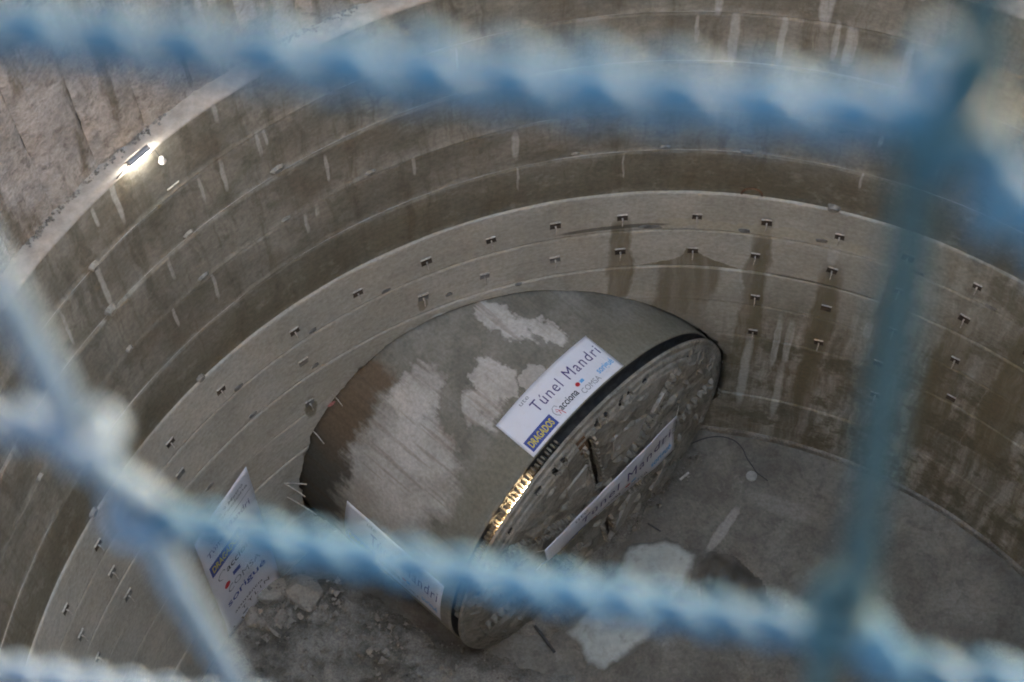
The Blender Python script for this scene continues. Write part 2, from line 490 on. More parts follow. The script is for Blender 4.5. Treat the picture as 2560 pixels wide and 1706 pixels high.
def soil_material(name, a, b):
    t = NT(name)
    p = t.geo()
    n1 = t.noise(p, .9, 6, .65); n2 = t.noise(p, 4.5, 6, .7); n3 = t.noise(p, 14., 4, .6)
    c = t.mix(t.rng(n1, .34, .66), a, b)
    c = t.mix(t.math('MULTIPLY', t.rng(n2, .56, .7), .5), c, tuple(x * .55 for x in a))
    k = t.rng(n3, .25, .75, .75, 1.25)
    t.bump(t.math('ADD', n3, t.math('MULTIPLY', n2, 1.6)), .8, .06)
    return t.done(t.mul(c, t.comb(k, k, k)), .95, spec=.15)
M_SOIL = soil_material('excavated_earth', (.135, .118, .097), (.275, .248, .213))
M_CHUNK = concrete('broken_concrete', (.245, .21, .172), (.33, .29, .245), 1.2, .6)
def film_material(name, a, b, wet, w):
    """thick in the middle, thinning to a wet film at the edge (u = metres from the edge)"""
    t = NT(name)
    p = t.geo()
    e = t.sep(t.coord('UV'))[0]
    n1 = t.noise(p, .8, 5, .6); n2 = t.noise(p, 5., 5, .65); n3 = t.noise(p, 2.2, 5, .65)
    c = t.mix(t.rng(n1, .3, .7), a, b)
    c = t.mix(t.math('MULTIPLY', t.rng(n3, .54, .7), .4), c, wet)
    edge = t.rng(t.math('ADD', e, t.math('MULTIPLY', t.math('SUBTRACT', n3, .5), w * 1.6)), 0., w)
    c = t.mix(edge, wet, c)
    t.bump(t.math('ADD', t.math('MULTIPLY', n2, .4), n1), .25, .03)
    k = t.rng(n2, .25, .75, .88, 1.1)
    return t.done(t.mul(c, t.comb(k, k, k)), t.rng(n1, .3, .7, .35, .7), spec=.35)
M_DARKSOIL = film_material('wet_dark_muck', (.05, .043, .034), (.085, .074, .058), (.115, .10, .082), .35)
M_SLURRY = film_material('pale_slurry', (.325, .335, .305), (.41, .415, .375), (.135, .122, .10), .30)
def banner_material():
    t = NT('banner_vinyl')
    p = t.coord('Object')
    n1 = t.noise(p, 1.3, 5, .6); n2 = t.noise(p, .55, 3, .5, 1.5); n3 = t.noise(p, 9., 4, .6)
    c = t.mix(t.rng(n1, .5, .75, 0., .45), (.70, .69, .735), (.50, .47, .44))
    c = t.mix(t.rng(n3, .6, .75, 0., .25), c, (.45, .42, .38))
    t.bump(t.math('ADD', n2, t.math('MULTIPLY', n1, .4)), .7, .12)
    return t.done(c, .55, spec=.3)
M_BANNER = banner_material()
def ink(name, c): return plain(name, c, .6, 0, .08, 6.)
I_PURPLE = ink('dark_purple_ink', (.07, .05, .16))
I_GREY = ink('grey_ink', (.22, .23, .25))
I_BLACK = ink('black_ink', (.02, .02, .025))
I_BLUE = ink('deep_blue_ink', (.045, .07, .27))
I_YEL = ink('yellow_ink', (.62, .50, .08))
I_RED = ink('red_ink', (.50, .03, .04))
I_SKY = ink('sky_blue_ink', (.14, .38, .66))

# ------------------------------------------------------------------ shaft: ground, platform, floor
def annulus(name, r0, r1, z, mat, n=144, thick=0):
    v, f = [], []
    for i in range(n):
        a = 2 * PI * i / n
        for r in (r0, r1):
            v.append((r * math.sin(a), r * math.cos(a), z))
    for i in range(n):
        j = (i + 1) % n
        f.append([2 * i, 2 * j, 2 * j + 1, 2 * i + 1])
    me = mesh(name, v, f)
    o = link(name, me, mat)
    return o
g = annulus('ground', 17.6, 400, ZGROUND, M_GROUND)
tag(g, kind='structure')

def floor_h(x, y):
    h = .05 * fbm(x * .5, y * .5, 2.) + .015 * fbm(x * 2.3, y * 2.3, 5.)
    return h - .05
def heightfield(name, x0, x1, y0, y1, step, fn, keep, mat, base=None):
    nx = int((x1 - x0) / step) + 1; ny = int((y1 - y0) / step) + 1
    idx = {}; v = []; f = []
    def vid(i, j):
        if (i, j) not in idx:
            x = x0 + i * step; y = y0 + j * step
            idx[(i, j)] = len(v); v.append((x, y, fn(x, y)))
        return idx[(i, j)]
    for i in range(nx - 1):
        for j in range(ny - 1):
            cx = x0 + (i + .5) * step; cy = y0 + (j + .5) * step
            if keep(cx, cy): f.append([vid(i, j), vid(i + 1, j), vid(i + 1, j + 1), vid(i, j + 1)])
    return link(name, mesh(name, v, f, True), mat)
o = heightfield('shaft_floor', -16.4, 16.4, -16.4, 16.4, .25, floor_h, lambda x, y: math.hypot(x, y) < 16.3, M_FLOOR)
tag(o, kind='structure')

# ------------------------------------------------------------------ shaft: secant pile wall above the ledge
pw = empty('secant_pile_wall', (0, 0, ZLEDGE - 1))
tag(pw, 'rough brown-grey pile wall rising above the pale ledge behind the lamp', 'wall')
NP = 75
def pile_mesh(seed):
    v, f, uv = [], [], []
    half = PI / NP * 1.004
    us = [i / 12 * 2 - 1 for i in range(13)]
    zs = [ZLEDGE - .6 + i * .14 for i in range(66)] + [36, 42, 48, ZGROUND]
    for z in zs:
        for u in us:
            a = u * half
            rr = ROUT + .035 * (u * u) ** 1.3 - .03 + .055 * fbm(u * 1.2 + seed * 9, z * .55, seed) + .03 * fbm(u * 4 + seed, z * 2.1, seed + 5.)
            if abs(u) > .95: rr += .03 + .03 * nz(seed * 7., z * 1.5)
            if z > 34: rr = ROUT + .1 * u * u
            v.append((rr * math.sin(a), rr * math.cos(a), z))
            uv.append((a * R, z))
    n = len(us)
    for j in range(len(zs) - 1):
        for i in range(n - 1):
            f.append([j * n + i, j * n + i + 1, (j + 1) * n + i + 1, (j + 1) * n + i])
    me = mesh('pile', v, f, True, uv)
    me.materials.append(M_PILE)
    return me
pile_meshes = [pile_mesh(k) for k in range(4)]
for k in range(NP):
    az = -50.4 + k * 360 / NP
    o = link('pile', pile_meshes[(k * 7 + k // 3) % 4], None, pw)
    o.rotation_euler = (0, 0, -rad(az))
# soil-side shell behind everything (closes the gaps at joints and at the tunnel eye)
v, f = [], []
n = 96
for i in range(n):
    a = 2 * PI * i / n
    for z in (-3, ZGROUND - .05): v.append((17.6 * math.sin(a), 17.6 * math.cos(a), z))
for i in range(n):
    j = (i + 1) % n
    f.append([2 * i, 2 * j, 2 * j + 1, 2 * i + 1])
o = link('earth', mesh('earth', v, f), M_SOIL)
tag(o, kind='structure')

# ------------------------------------------------------------------ shaft: lining rings
def az_list(fine0=-84, fine1=62, fs=.6, cs=4.):
    L = []; a = fine0
    while a < fine1: L.append(a); a += fs
    a = fine1
    while a < fine0 + 360 - 1e-3: L.append(a); a += cs
    return L
def eye_rb(az, z):
    k = max(0., min(1., (-8 - az) / 20))
    return RT + .035 + .05 * k + (.03 + .09 * k) * (fbm(az * .2, z * 1.1, 3., 4) + .2) + .05 * k * abs(nz(az * .9, z * 3.1, 8.))

def ring_part(name, prof_fn, nrow, parent, mat, eye=False, fs=.6, clos=True, r_eye=RLOW):
    """prof_fn(k, az) -> (r, z) for row k of nrow; quads round the ring"""
    A = az_list(fs=fs)
    v, f, uv = [], [], []
    for az in A:
        for k in range(nrow):
            r, z = prof_fn(k, az)
            v.append(wp(az, z, r)); uv.append((arc(az if az < 180 else az - 360), z))
    nA = len(A)
    inside = [False] * len(v); dist = [9.] * len(v)
    if eye:
        for i, p in enumerate(v):
            q = p - CT
            if q.dot(AX) < .10 and q.dot(TT) > -9:
                d = math.hypot(q.dot(TT), q.z)
                if p.to_2d().dot(Vector((AX.x, AX.y))) < 4:
                    az = math.degrees(math.atan2(p.x, p.y))
                    inside[i] = d < eye_rb(az, p.z); dist[i] = d
    for i in range(nA):
        j = (i + 1) % nA
        for k in range(nrow - 1):
            q = [i * nrow + k, i * nrow + k + 1, j * nrow + k + 1, j * nrow + k]
            if eye and all(inside[x] for x in q): continue
            f.append(q)
    if eye:
        used = set(x for q in f for x in q)
        for i in used:
            if inside[i]:
                p = v[i]; q = p - CT
                az = math.degrees(math.atan2(p.x, p.y)); rb = eye_rb(az, p.z)
                t, u = q.dot(TT), q.z
                d = math.hypot(t, u) or 1
                t, u = t / d * rb, u / d * rb
                r = p.to_2d().length
                base = CT + TT * t; b = base.x * AX.x + base.y * AX.y
                c = base.x ** 2 + base.y ** 2 - r * r
                s = -b - math.sqrt(max(b * b - c, 0))
                v[i] = base + AX * s + Z * u
                uv[i] = (arc(math.degrees(math.atan2(v[i].x, v[i].y))), v[i].z)
    me = mesh(name, v, f, True, uv)
    o = link(name, me, mat, parent)
    return o

def az_w(az):
    """periodic noise argument"""
    return (math.sin(rad(az)) * 16, math.cos(rad(az)) * 16)

up = empty('upper_lining', (0, 0, 14))
tag(up, 'dark stained upper shaft lining poured in stacked rings, pale ledge on top', 'shaft wall')
for i in range(5):
    z1, z0 = UP_Z[i], UP_Z[i + 1]
    off = (0, .012, -.008, .01, .004)[i]
    def prof(k, az, z1=z1, z0=z0, off=off, i=i):
        x, y = az_w(az)
        wob = .012 * fbm(x * .25, y * .25, i * 3., 3) + off
        jz = .012 * nz(x * .8, y * .8, i)
        if k == 0: return (R + wob + .06, z1 - .03 if i else z1)
        if k == 1: return (R + wob + .004, z1 - .05 if i else z1 - .0)
        if k == 12: return (R + wob - .002, z0 + .055 + jz)
        if k == 13: return (R + wob - .012 - .008 * nz(x * 2, y * 2, i + 4.), z0 + .035 + jz)
        if k == 14: return (R + wob - .012, z0 + .012 + jz)
        if k == 15: return (R + wob + .09, z0 - .0)
        tt = (k - 1) / 11
        z = z1 + (z0 + .055 - z1) * tt
        return (R + wob + .006 * nz(x * .6, y * .6, z * .8), z)
    ring_part('lift_ring', prof, 16, up, M_UP, fs=.6)
    if i:
        # lime-crusted lip at the construction joint
        def lip(k, az, z1=z1, i=i):
            x, y = az_w(az)
            b = max(0, .6 + fbm(x * .5, y * .5, i * 7., 3))
            th = .006 + .010 * min(b, 1.2)
            a = 2 * PI * k / 6
            return (R - .004 - .010 * math.cos(a) * (.3 + min(b, 1)), z1 + .022 + th * math.sin(a) + .006 * nz(x * 2., y * 2., i))
        ring_part('joint_lip', lip, 7, up, M_SEAM, fs=.5)
def ledge_prof(k, az):
    x, y = az_w(az)
    if k == 0: return (ROUT + .5, ZLEDGE + .006)
    if k == 3: return (R - .02 + .01 * nz(x, y, 1), ZLEDGE + .004)
    if k == 4: return (R - .028 + .012 * nz(x, y, 1), ZLEDGE - .07)
    return (ROUT + .06 - k * .18, ZLEDGE + .005 + .02 * max(0, fbm(x * .6, y * .6, 3)) * (1 if k == 1 else .3))
ring_part('ledge', ledge_prof, 5, up, M_LEDGE)

v, f = [], []
rn = random.Random(5)
for k in range(1100):
    az = rn.uniform(-84, 5)
    x, y = az_w(az)
    if nz(x * .45, y * .45, 6.) < .02: continue
    rr = ROUT - .03 - abs(rn.gauss(0, .07)); q = rn.uniform(.012, .05)
    c = wp(az, ZLEDGE + .02 + q * .3, rr); b = len(v)
    for d in (X, -X, Y, -Y, Z, -Z): v.append(c + d * q * rn.uniform(.5, 1.3))
    for t in ((0, 2, 4), (2, 1, 4), (1, 3, 4), (3, 0, 4), (2, 0, 5), (1, 2, 5), (3, 1, 5), (0, 3, 5)): f.append([b + i for i in t])
o = link('ledge_debris', mesh('ledge_debris', v, f), M_SOIL)
tag(o, 'dark crumbled earth lying along the back of the pale ledge', 'debris', kind='stuff')

low = empty('lower_lining', (0, 0, 0))
tag(low, 'paler lower shaft lining with rows of anchors, opened for the boring machine', 'shaft wall')
nl = len(LOW_Z) - 1
for i in range(nl):
    z1, z0 = LOW_Z[i], LOW_Z[i + 1]
    off = (0, .006, -.006, .008, 0, .01, -.004, .004)[i]
    NR = 16
    def prof(k, az, z1=z1, z0=z0, off=off, i=i, NR=NR):
        x, y = az_w(az)
        wob = .010 * fbm(x * .3, y * .3, 20 + i * 3., 3) + off
        top = z1
        if i == 0:
            top = z1 + .03 * fbm(x * .35, y * .35, 5., 3)
            if -60 < az < -22: top += .10 * max(0, fbm(az * .33, 1.7, 2., 4)) - .03
        if k == 0: return (R + .12, top)
        if k == 1: return (RLOW + wob + .012, top - .002)
        if k == NR - 1: return (RLOW + .05, z0 + .004)
        if k == NR - 2: return (RLOW + wob - .012, z0 + .012)
        if k == NR - 3: return (RLOW + wob - .002, z0 + .05)
        tt = (k - 1) / (NR - 4)
        z = top - .02 + (z0 + .05 - top + .02) * tt
        return (RLOW + wob + .006 * nz(x * .7, y * .7, z * .9), z)
    ring_part('lift_ring', prof, NR, low, M_LOW, eye=True, fs=.6)

# kerb at the foot of the wall, right-hand side
v, f = [], []
A = [9 + .8 * i for i in range(75)]
for az in A:
    x, y = az_w(az); w = .012 * nz(x * 2, y * 2)
    for (r, z) in ((RLOW - .01, .2 + w), (RLOW - .09, .19 + w), (RLOW - .11, .15 + w), (RLOW - .12, -.1)):
        v.append(wp(az, z, r))
for i in range(len(A) - 1):
    for k in range(3): f.append([i * 4 + k, i * 4 + k + 1, i * 4 + k + 5, i * 4 + k + 4])
link('kerb', mesh('kerb', v, f, True), M_SOIL, low)

# ------------------------------------------------------------------ anchors on the lower lining
def anchor_parts(az, z, k):
    r, t = rdir(az), tdir(az)
    c = wp(az, z, RLOW - .012)
    s = 1 + .3 * nz(az * 1.7, z)
    tl = .22 * nz(az * 3.1, z * 2)
    t, zt = t * math.cos(tl) + Z * math.sin(tl), Z * math.cos(tl) - t * math.sin(tl)
    v, f = [], []
    # pocket: back plate and two cheeks, with a sloping bottom
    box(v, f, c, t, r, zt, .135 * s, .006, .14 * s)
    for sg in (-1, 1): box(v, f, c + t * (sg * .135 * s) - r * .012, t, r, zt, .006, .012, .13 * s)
    pocket = link('anchor_pocket', mesh('anchor_pocket', v, f), M_ANCH if k == 0 or az > -5 else M_PATCH, low)  # the darker ones carry recess shade as colour on a proud plate
    v, f = [], []
    box(v, f, c + zt * (.146 * s) - r * .020, t, r, zt, .14 * s, .022, .006)
    link('top_plate', mesh('top_plate', v, f), M_BAR, pocket)
    if k and nz(az * 5.3, z) > .22: return
    v, f = [], []
    d = .27 if k == 0 else .33
    tube(v, f, [c - r * .01 - zt * .01, c - r * .06 - zt * .03, c - r * .08 - Z * .09 + t * .01, c - r * (.115 + .02 * nz(az, 3)) - Z * d + t * (.03 * nz(az, 7))], [.024, .024, .022, .016], 6)
    link('bar', mesh('bar', v, f), M_BAR, pocket)
AZ1 = [-77.6, -70.8, -64.2, -58.2, -52.4, -45.4, -36.2, -28.9, -21.4, -14.6, -8.0, -1.26, 6.17, 13.08, 20.36, 27.3, 34.5, 41.6]
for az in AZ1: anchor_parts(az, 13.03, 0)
AZ2 = [-77.6, -70.9, -64.3, -52.7, -36.1, -22.2, -15.5, -8.07, -1.33, 6.11, 12.5, 20.4, 27.4, 34.4, 41.5]
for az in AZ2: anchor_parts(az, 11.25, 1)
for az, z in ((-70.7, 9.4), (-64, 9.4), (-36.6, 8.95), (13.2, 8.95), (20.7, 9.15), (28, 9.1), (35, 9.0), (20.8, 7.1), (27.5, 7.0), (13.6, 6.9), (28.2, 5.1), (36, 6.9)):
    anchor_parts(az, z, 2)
for az, z, w in ((-43.6, 12.45, .16), (-34.4, 12.5, .12), (-26, 12.45, .14), (1.6, 12.5, .30), (11, 12.48, .15), (18.7, 12.62, .16), (28.6, 12.5, .2),
                 (-43, 10.6, .14), (-35.0, 10.7, .12), (-19.5, 10.9, .10), (36.4, 12.4, .16), (-60, 12.3, .15), (-50.3, 9.2, .16), (-12., 10.3, .1)):
    v, f = [], []
    c = wp(az, z, RLOW - .01); t, r = tdir(az), rdir(az)
    nn = 9
    ring = []
    for i in range(nn):
        a = 2 * PI * i / nn
        q = 1 + .3 * nz(az + i, z)
        ring.append(c + t * (w * q * max(-1, min(1, 1.3 * math.cos(a)))) + Z * (.085 * q * math.sin(a)))
    v = ring + [p - r * .02 for p in ring]
    f = [list(range(nn, 2 * nn))] + [[i, (i + 1) % nn, nn + (i + 1) % nn, nn + i] for i in range(nn)]
    link('mortar_patch', mesh('mortar_patch', v, f), M_PATCH, low)
# rebar ends left at the rim of the opening
def stub(p, q, r=.022):
    v, f = [], []
    tube(v, f, [p, (p + q) / 2 + Vector((.01, .01, .02)), q], r, 6)
    link('rebar_end', mesh('rebar_end', v, f), M_REBAR, low)
stub(wp(.6, 8.12, 15.95), wp(1.8, 7.45, 15.35)); stub(wp(1.0, 7.95, 15.95), wp(3.8, 7.55, 15.6))
stub(wp(-41.9, 5.6, 15.95), wp(-40.6, 6.0, 15.3)); stub(wp(-41.9, 5.6, 15.95), wp(-41.0, 5.1, 15.4))
stub(wp(-42.1, 4.7, 15.95), wp(-40.6, 3.9, 15.2)); stub(wp(-37.2, 7.5, 15.95), wp(-36.9, 7.1, 15.5), .015)
stub(wp(-33.9, 8.6, 15.95), wp(-33.6, 8.3, 15.6), .015)
v, f = [], []
c = wp(-34.2, 8.05, RLOW - .012); t = tdir(-34.2)
ring = [c + t * (.14 * math.cos(a) * (1 + .3 * nz(a * 3))) + Z * (.11 * math.sin(a) * (1 + .3 * nz(a * 2, 4))) for a in [2 * PI * i / 12 for i in range(12)]]
link('pink_spray_mark', mesh('pink_spray_mark', ring, [list(range(12))]), M_PINK, low)

# ------------------------------------------------------------------ fittings on the upper lining
for az, z, w, h, d in ((-52.6, 22.02, .16, .07, .14), (-52.8, 20.14, .17, .12, .16), (-34, 20.22, .2, .10, .10), (-43.5, 20.16, .16, .07, .08), (-43.4, 18.2, .18, .06, .08),
                       (-52.6, 18.2, .12, .09, .1), (-25.6, 18.16, .16, .08, .08), (-70, 20.2, .15, .1, .12), (-66, 18.1, .14, .08, .1), (-34.3, 18.1, .14, .06, .07),
                       (2.5, 16.35, .16, .07, .06), (10, 16.3, .18, .07, .06), (19.15, 14.36, .2, .12, .14), (-6, 16.35, .12, .06, .05), (-47, 14.36, .14, .12, .1), (-63, 14.36, .16, .12, .1)):
    v, f = [], []
    c = wp(az, z, R - d / 2 - .005); t, r = tdir(az), rdir(az)
    n = 8
    for s in (0, 1):
        for i in range(n):
            a = 2 * PI * i / n
            q = (1 + .25 * nz(az + i * 1.7, z, s)) * (1 if s == 0 else .72)
            v.append(c + r * (d / 2 if s == 0 else -d / 2) + t * (w * q * math.cos(a)) + Z * (h * q * math.sin(a)))
    f = [list(range(n, 2 * n))] + [[i, (i + 1) % n, n + (i + 1) % n, n + i] for i in range(n)]
    link('lime_covered_fitting', mesh('lime_covered_fitting', v, f, False), M_FIT, up)
v, f = [], []
box(v, f, wp(-43.5, 22.2, R - .06), tdir(-43.5), rdir(-43.5), Z, .17, .018, .010)
link('white_strip', mesh('white_strip', v, f), M_BAR, up)
v, f = [], []
tube(v, f, [wp(11.2 + 1.0 * math.cos(a), 14.3 + .3 * math.sin(a), R - .03) for a in [PI * i / 10 for i in range(11)]], .03, 6)
link('arched_bar', mesh('arched_bar', v, f, True), M_RUST, up)

# ------------------------------------------------------------------ tunnel boring machine
tbm = empty('tunnel_boring_machine', (CT.x, CT.y, 0))
tag(tbm, 'huge mud-caked tunnel boring machine breaking out through the shaft wall', 'machine')
SF = -.34                                    # front edge of the shield skin
v, f, uv = [], [], []
NA = 240
ss = [SF, SF - .02, SF - .1, -.8, -1.4, -2, -3, -4, -5, -6, -7.5, -9.5, -12]
for s in ss:
    for i in range(NA + 1):
        ang = -180 + 360 * i / NA
        r = RT - (.05 if s == SF else 0) - .02 + .008 * fbm(s * .8, ang * .06, 1.)
        v.append(sp(s, ang, r)); uv.append((s, rad(ang) * RT))
n = NA + 1
for j in range(len(ss) - 1):
    for i in range(NA): f.append([j * n + i, j * n + i + 1, (j + 1) * n + i + 1, (j + 1) * n + i])
shield = link('shield', mesh('shield', v, f, True, uv), M_SHIELD, tbm)
# annular end of the shield and the dark drum inside the gap
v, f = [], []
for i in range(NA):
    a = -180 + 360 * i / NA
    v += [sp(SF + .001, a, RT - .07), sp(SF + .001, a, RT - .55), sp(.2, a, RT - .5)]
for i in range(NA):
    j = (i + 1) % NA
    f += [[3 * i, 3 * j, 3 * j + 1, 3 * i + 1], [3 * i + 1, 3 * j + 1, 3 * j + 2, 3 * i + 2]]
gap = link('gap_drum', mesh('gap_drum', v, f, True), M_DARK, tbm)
# lugs in the gap
v, f = [], []
box(v, f, Vector((0, 0, 0)), X, Y, Z, .032, .10, .15)
lug_me = mesh('gap_lug', v, f); lug_me.materials.append(M_LUG)
ang = -84.
while ang < -14:
    o = link('gap_lug', lug_me, None, tbm)
    rdir_ = (TT * math.sin(rad(ang)) + Z * math.cos(rad(ang)))
    tang = (TT * math.cos(rad(ang)) - Z * math.sin(rad(ang)))
    p = CT + AX * (-.20) + rdir_ * (RT - .28)
    o.matrix_basis = Matrix(((tang.x, AX.x, rdir_.x, p.x), (tang.y, AX.y, rdir_.y, p.y), (tang.z, AX.z, rdir_.z, p.z), (0, 0, 0, 1)))
    o.matrix_basis = o.matrix_basis @ Matrix.Diagonal((random.uniform(.6, 1.3), random.uniform(.7, 1.1), random.uniform(.75, 1.02), 1)) @ Matrix.Rotation(random.uniform(-.2, .2), 4, 'Y')
    ang += 1.35 * random.uniform(.85, 1.2)

# --- cutterhead: rim, chamfer and face with mucking slots
def head_s(r):
    """axial position of the front surface at radius r"""
    if r > 5.86: return .08 + (6.0 - r) / .14 * .04
    if r > 5.15:
        k = (5.86 - r) / .71
        step = .03 if (5.86 - r) % .24 < .06 else 0
        return .12 + .18 * math.sin(k * PI / 2) - step
    return .30 + .04 * (1 - r / 5.15)
SPOKES = [97, 52, 8, -37, -82, -127, 187, 142]
def slot_at(a, r):
    """True where the face is open"""
    for k, sa in enumerate(SPOKES):
        d = (a - sa + 180) % 360 - 180
        if abs(d) > 60: continue
        x = r * math.sin(rad(d)); y = r * math.cos(rad(d))
        if y < 0: continue
        w = .15 + .03 * nz(k * 3., y * 2) + (.05 if 4.3 < y < 5.1 else 0)
        if 1.7 < y < 5.35 and abs(x) < w: return True
    # paired C-shaped openings near the rim
    for ca in (108.5, 90, 79.5, 150, 35, 20, 168):
        d = (a - ca + 180) % 360 - 180
        x = rad(d) * r
        if .13 < math.hypot(x, (r - 5.5) * 1.1) < .30 and abs(x) > .10: return True
    for ca in (133., 118., 160., 45., 70.):
        d = (a - ca + 180) % 360 - 180
        if (rad(d) * r) ** 2 + (r - 5.62) ** 2 < .15 ** 2: return True
    return False
rs = [6.0, 5.97, 5.92, 5.86] + [5.86 - .05 * i for i in range(1, 106)] + [.5, .001]
NA2 = 600
v, f = [], []
for r in rs:
    for i in range(NA2):
        a = 360 * i / NA2
        ca, sa = math.cos(rad(a)), math.sin(rad(a))
        mud = 0
        if r < 5.8:
            kk = min(1, (5.8 - r) / 1.2); mud = kk * (.03 * fbm(r * ca * 1.6, r * sa * 1.6, 3., 4) + .06 * max(0, abs(fbm(r * ca * 2.1, r * sa * 2.1, 6., 3)) - .12))
            q = fbm(r * ca * .55, r * sa * .55, 9., 3)
            if q > .12: mud += kk * .10 * min((q - .12) * 5, 1)
        v.append(fp(r * ca, r * sa, head_s(r) + mud))
for j in range(len(rs) - 1):
    for i in range(NA2):
        k = (i + 1) % NA2
        if slot_at(360 * (i + .5) / NA2, (rs[j] + rs[j + 1]) / 2): continue
        f.append([j * NA2 + i, (j + 1) * NA2 + i, (j + 1) * NA2 + k, j * NA2 + k])
# rim back to the gap
b = len(v)
for i in range(NA2):
    a = rad(360 * i / NA2)
    v.append(fp(6.013 * math.cos(a), 6.013 * math.sin(a), .0)); v.append(fp(5.5 * math.cos(a), 5.5 * math.sin(a), .0))
for i in range(NA2):
    k = (i + 1) % NA2
    f.append([b + 2 * i, i, k, b + 2 * k]); f.append([b + 2 * i + 1, b + 2 * i, b + 2 * k, b + 2 * k + 1])
for q in f:                                  # make every face look outwards
    a_, b_, c_ = v[q[0]], v[q[1]], v[q[2]]
    nn = (b_ - a_).cross(c_ - a_)
    mid = (a_ + b_ + c_) / 3 - CT
    radial = TT * mid.dot(TT) + Z * mid.z
    want = AX if mid.dot(AX) > .09 else (radial.normalized() if mid.dot(AX) > .001 else -AX)
    if nn.dot(want) < 0: q.reverse()
head = link('cutterhead', mesh('cutterhead', v, f, False), M_HEAD, tbm)
sm = head.modifiers.new('thick', 'SOLIDIFY'); sm.thickness = .13; sm.offset = -1
# dark bulkhead seen through the slots
v, f = [fp(0, 0, .0)], []
for i in range(96):
    a = 2 * PI * i / 96; v.append(fp(5.6 * math.cos(a), 5.6 * math.sin(a), -.02))
for i in range(96): f.append([0, 1 + i, 1 + (i + 1) % 96])
link('bulkhead', mesh('bulkhead', v, f), M_SOIL, tbm)

def on_head(name, me, t, u, rot, s_off=0., scale=1.):
    o = link(name, me, None, head)
    r = math.hypot(t, u)
    p = fp(t, u, head_s(r) + s_off)
    e1 = TT * math.cos(rot) + Z * math.sin(rot)
    e2 = -TT * math.sin(rot) + Z * math.cos(rot)
    m = Matrix(((e1.x * scale, e2.x * scale, AX.x * scale, p.x), (e1.y * scale, e2.y * scale, AX.y * scale, p.y), (e1.z * scale, e2.z * scale, AX.z * scale, p.z), (0, 0, 0, 1)))
    o.matrix_basis = m
    return o
# scraper teeth along the slots
v, f = [], []
v = [Vector(p) for p in ((-.07, -.09, -.08), (.09, -.09, -.08), (.09, .09, -.08), (-.07, .09, -.08), (-.05, -.075, .13), (.02, -.075, .17), (.02, .075, .17), (-.05, .075, .13))]
f = [[0, 3, 2, 1], [4, 5, 6, 7], [0, 1, 5, 4], [1, 2, 6, 5], [2, 3, 7, 6], [3, 0, 4, 7]]
tooth_me = mesh('scraper_tooth', v, f); tooth_me.materials.append(M_HEAD)
for sa in SPOKES:
    if sa in (-82, -127, -37): rng_ = (1.9, 3.3)
    else: rng_ = (1.9, 5.2)
    r = rng_[0]
    while r < rng_[1]:
        for sg in (-1, 1):
            ca, sn = math.cos(rad(sa)), math.sin(rad(sa))
            px = r * ca - sg * .20 * sn; py = r * sn + sg * .20 * ca
            on_head('scraper_tooth', tooth_me, px, py, rad(sa) + (PI / 2 if sg > 0 else -PI / 2) + .15 * nz(r * 5, sa), -.01 + .04 * nz(sa, r), .95 + .3 * nz(sa, r * 3))
        r += .27
# disc cutters half sunk in the face between the slots
def disc_mesh():
    v, f = [], []
    prof = [(-.09, .06), (-.07, .15), (-.035, .19), (-.015, .235), (.015, .235), (.035, .19), (.07, .15), (.09, .06)]
    n = 20
    for (x, r) in prof:
        for i in range(n):
            a = 2 * PI * i / n; v.append(Vector((x, r * math.cos(a), r * math.sin(a))))
    for j in range(len(prof) - 1):
        for i in range(n): f.append([j * n + i, j * n + (i + 1) % n, (j + 1) * n + (i + 1) % n, (j + 1) * n + i])
    f.append(list(range(n))[::-1]); f.append([(len(prof) - 1) * n + i for i in range(n)])
    return mesh('disc_cutter', v, f, True)
disc_me = disc_mesh(); disc_me.materials.append(M_HEAD)
for k, sa in enumerate(SPOKES):
    for j, r in enumerate((1.2, 2.2, 3.1, 3.9, 4.6, 5.05)):
        a = rad(sa + (20 if j % 2 else 27) + 2 * nz(k, j))
        t, u = r * math.cos(a), r * math.sin(a)
        if u < -3.6: continue
        on_head('disc_cutter', disc_me, t, u, a, -.09 + .06 * nz(k * 2., j))
# pale face plates between the slots
def plate(pts, s0, name='face_plate', mat=None):
    v = []; n = len(pts)
    for ds in (s0 - .12, s0 + .03):
        for (t, u) in pts: v.append(fp(t, u, head_s(min(math.hypot(t, u), 5)) + ds + .02 * nz(t * 3, u * 3)))
    f = [list(range(n, 2 * n))] + [[i, (i + 1) % n, n + (i + 1) % n, n + i] for i in range(n)]
    link(name, mesh(name, v, f), mat or M_PLATE, head)
plate([(.35, 2.6), (1.5, 2.3), (1.9, 3.3), (.5, 3.9)], .05)
plate([(.45, -3.6), (1.35, -1.5), (1.9, -1.7), (1.1, -3.3)], .06)
plate([(2.25, 2.9), (2.75, 3.6), (2.6, 3.7), (2.1, 3.15)], .1)
plate([(2.4, -2.9), (3.1, -1.7), (3.35, -1.9), (2.8, -3.0)], .08)
plate([(-1.6, 3.5), (-.7, 3.9), (-.9, 2.2), (-1.4, 2.1)], .04)
plate([(-2.8, 4.15), (-2.1, 4.6), (-1.7, 4.1), (-2.3, 3.5)], .04)
# rusty bucket lip at the head of the upright slot
v, f = [], []
for k, (d, w) in enumerate(((5.62, .0), (5.25, .0), (4.75, .03))):
    ca, sn = math.cos(rad(99)), math.sin(rad(99))
    for x in (-.16, .18):
        v.append(fp(d * ca - x * sn, d * sn + x * ca, (.22, .30, .30)[k]))
f = [[0, 1, 3, 2], [2, 3, 5, 4]]
o = link('bucket_lip', mesh('bucket_lip', v, f), M_RUST, head)
m = o.modifiers.new('t', 'SOLIDIFY'); m.thickness = .05

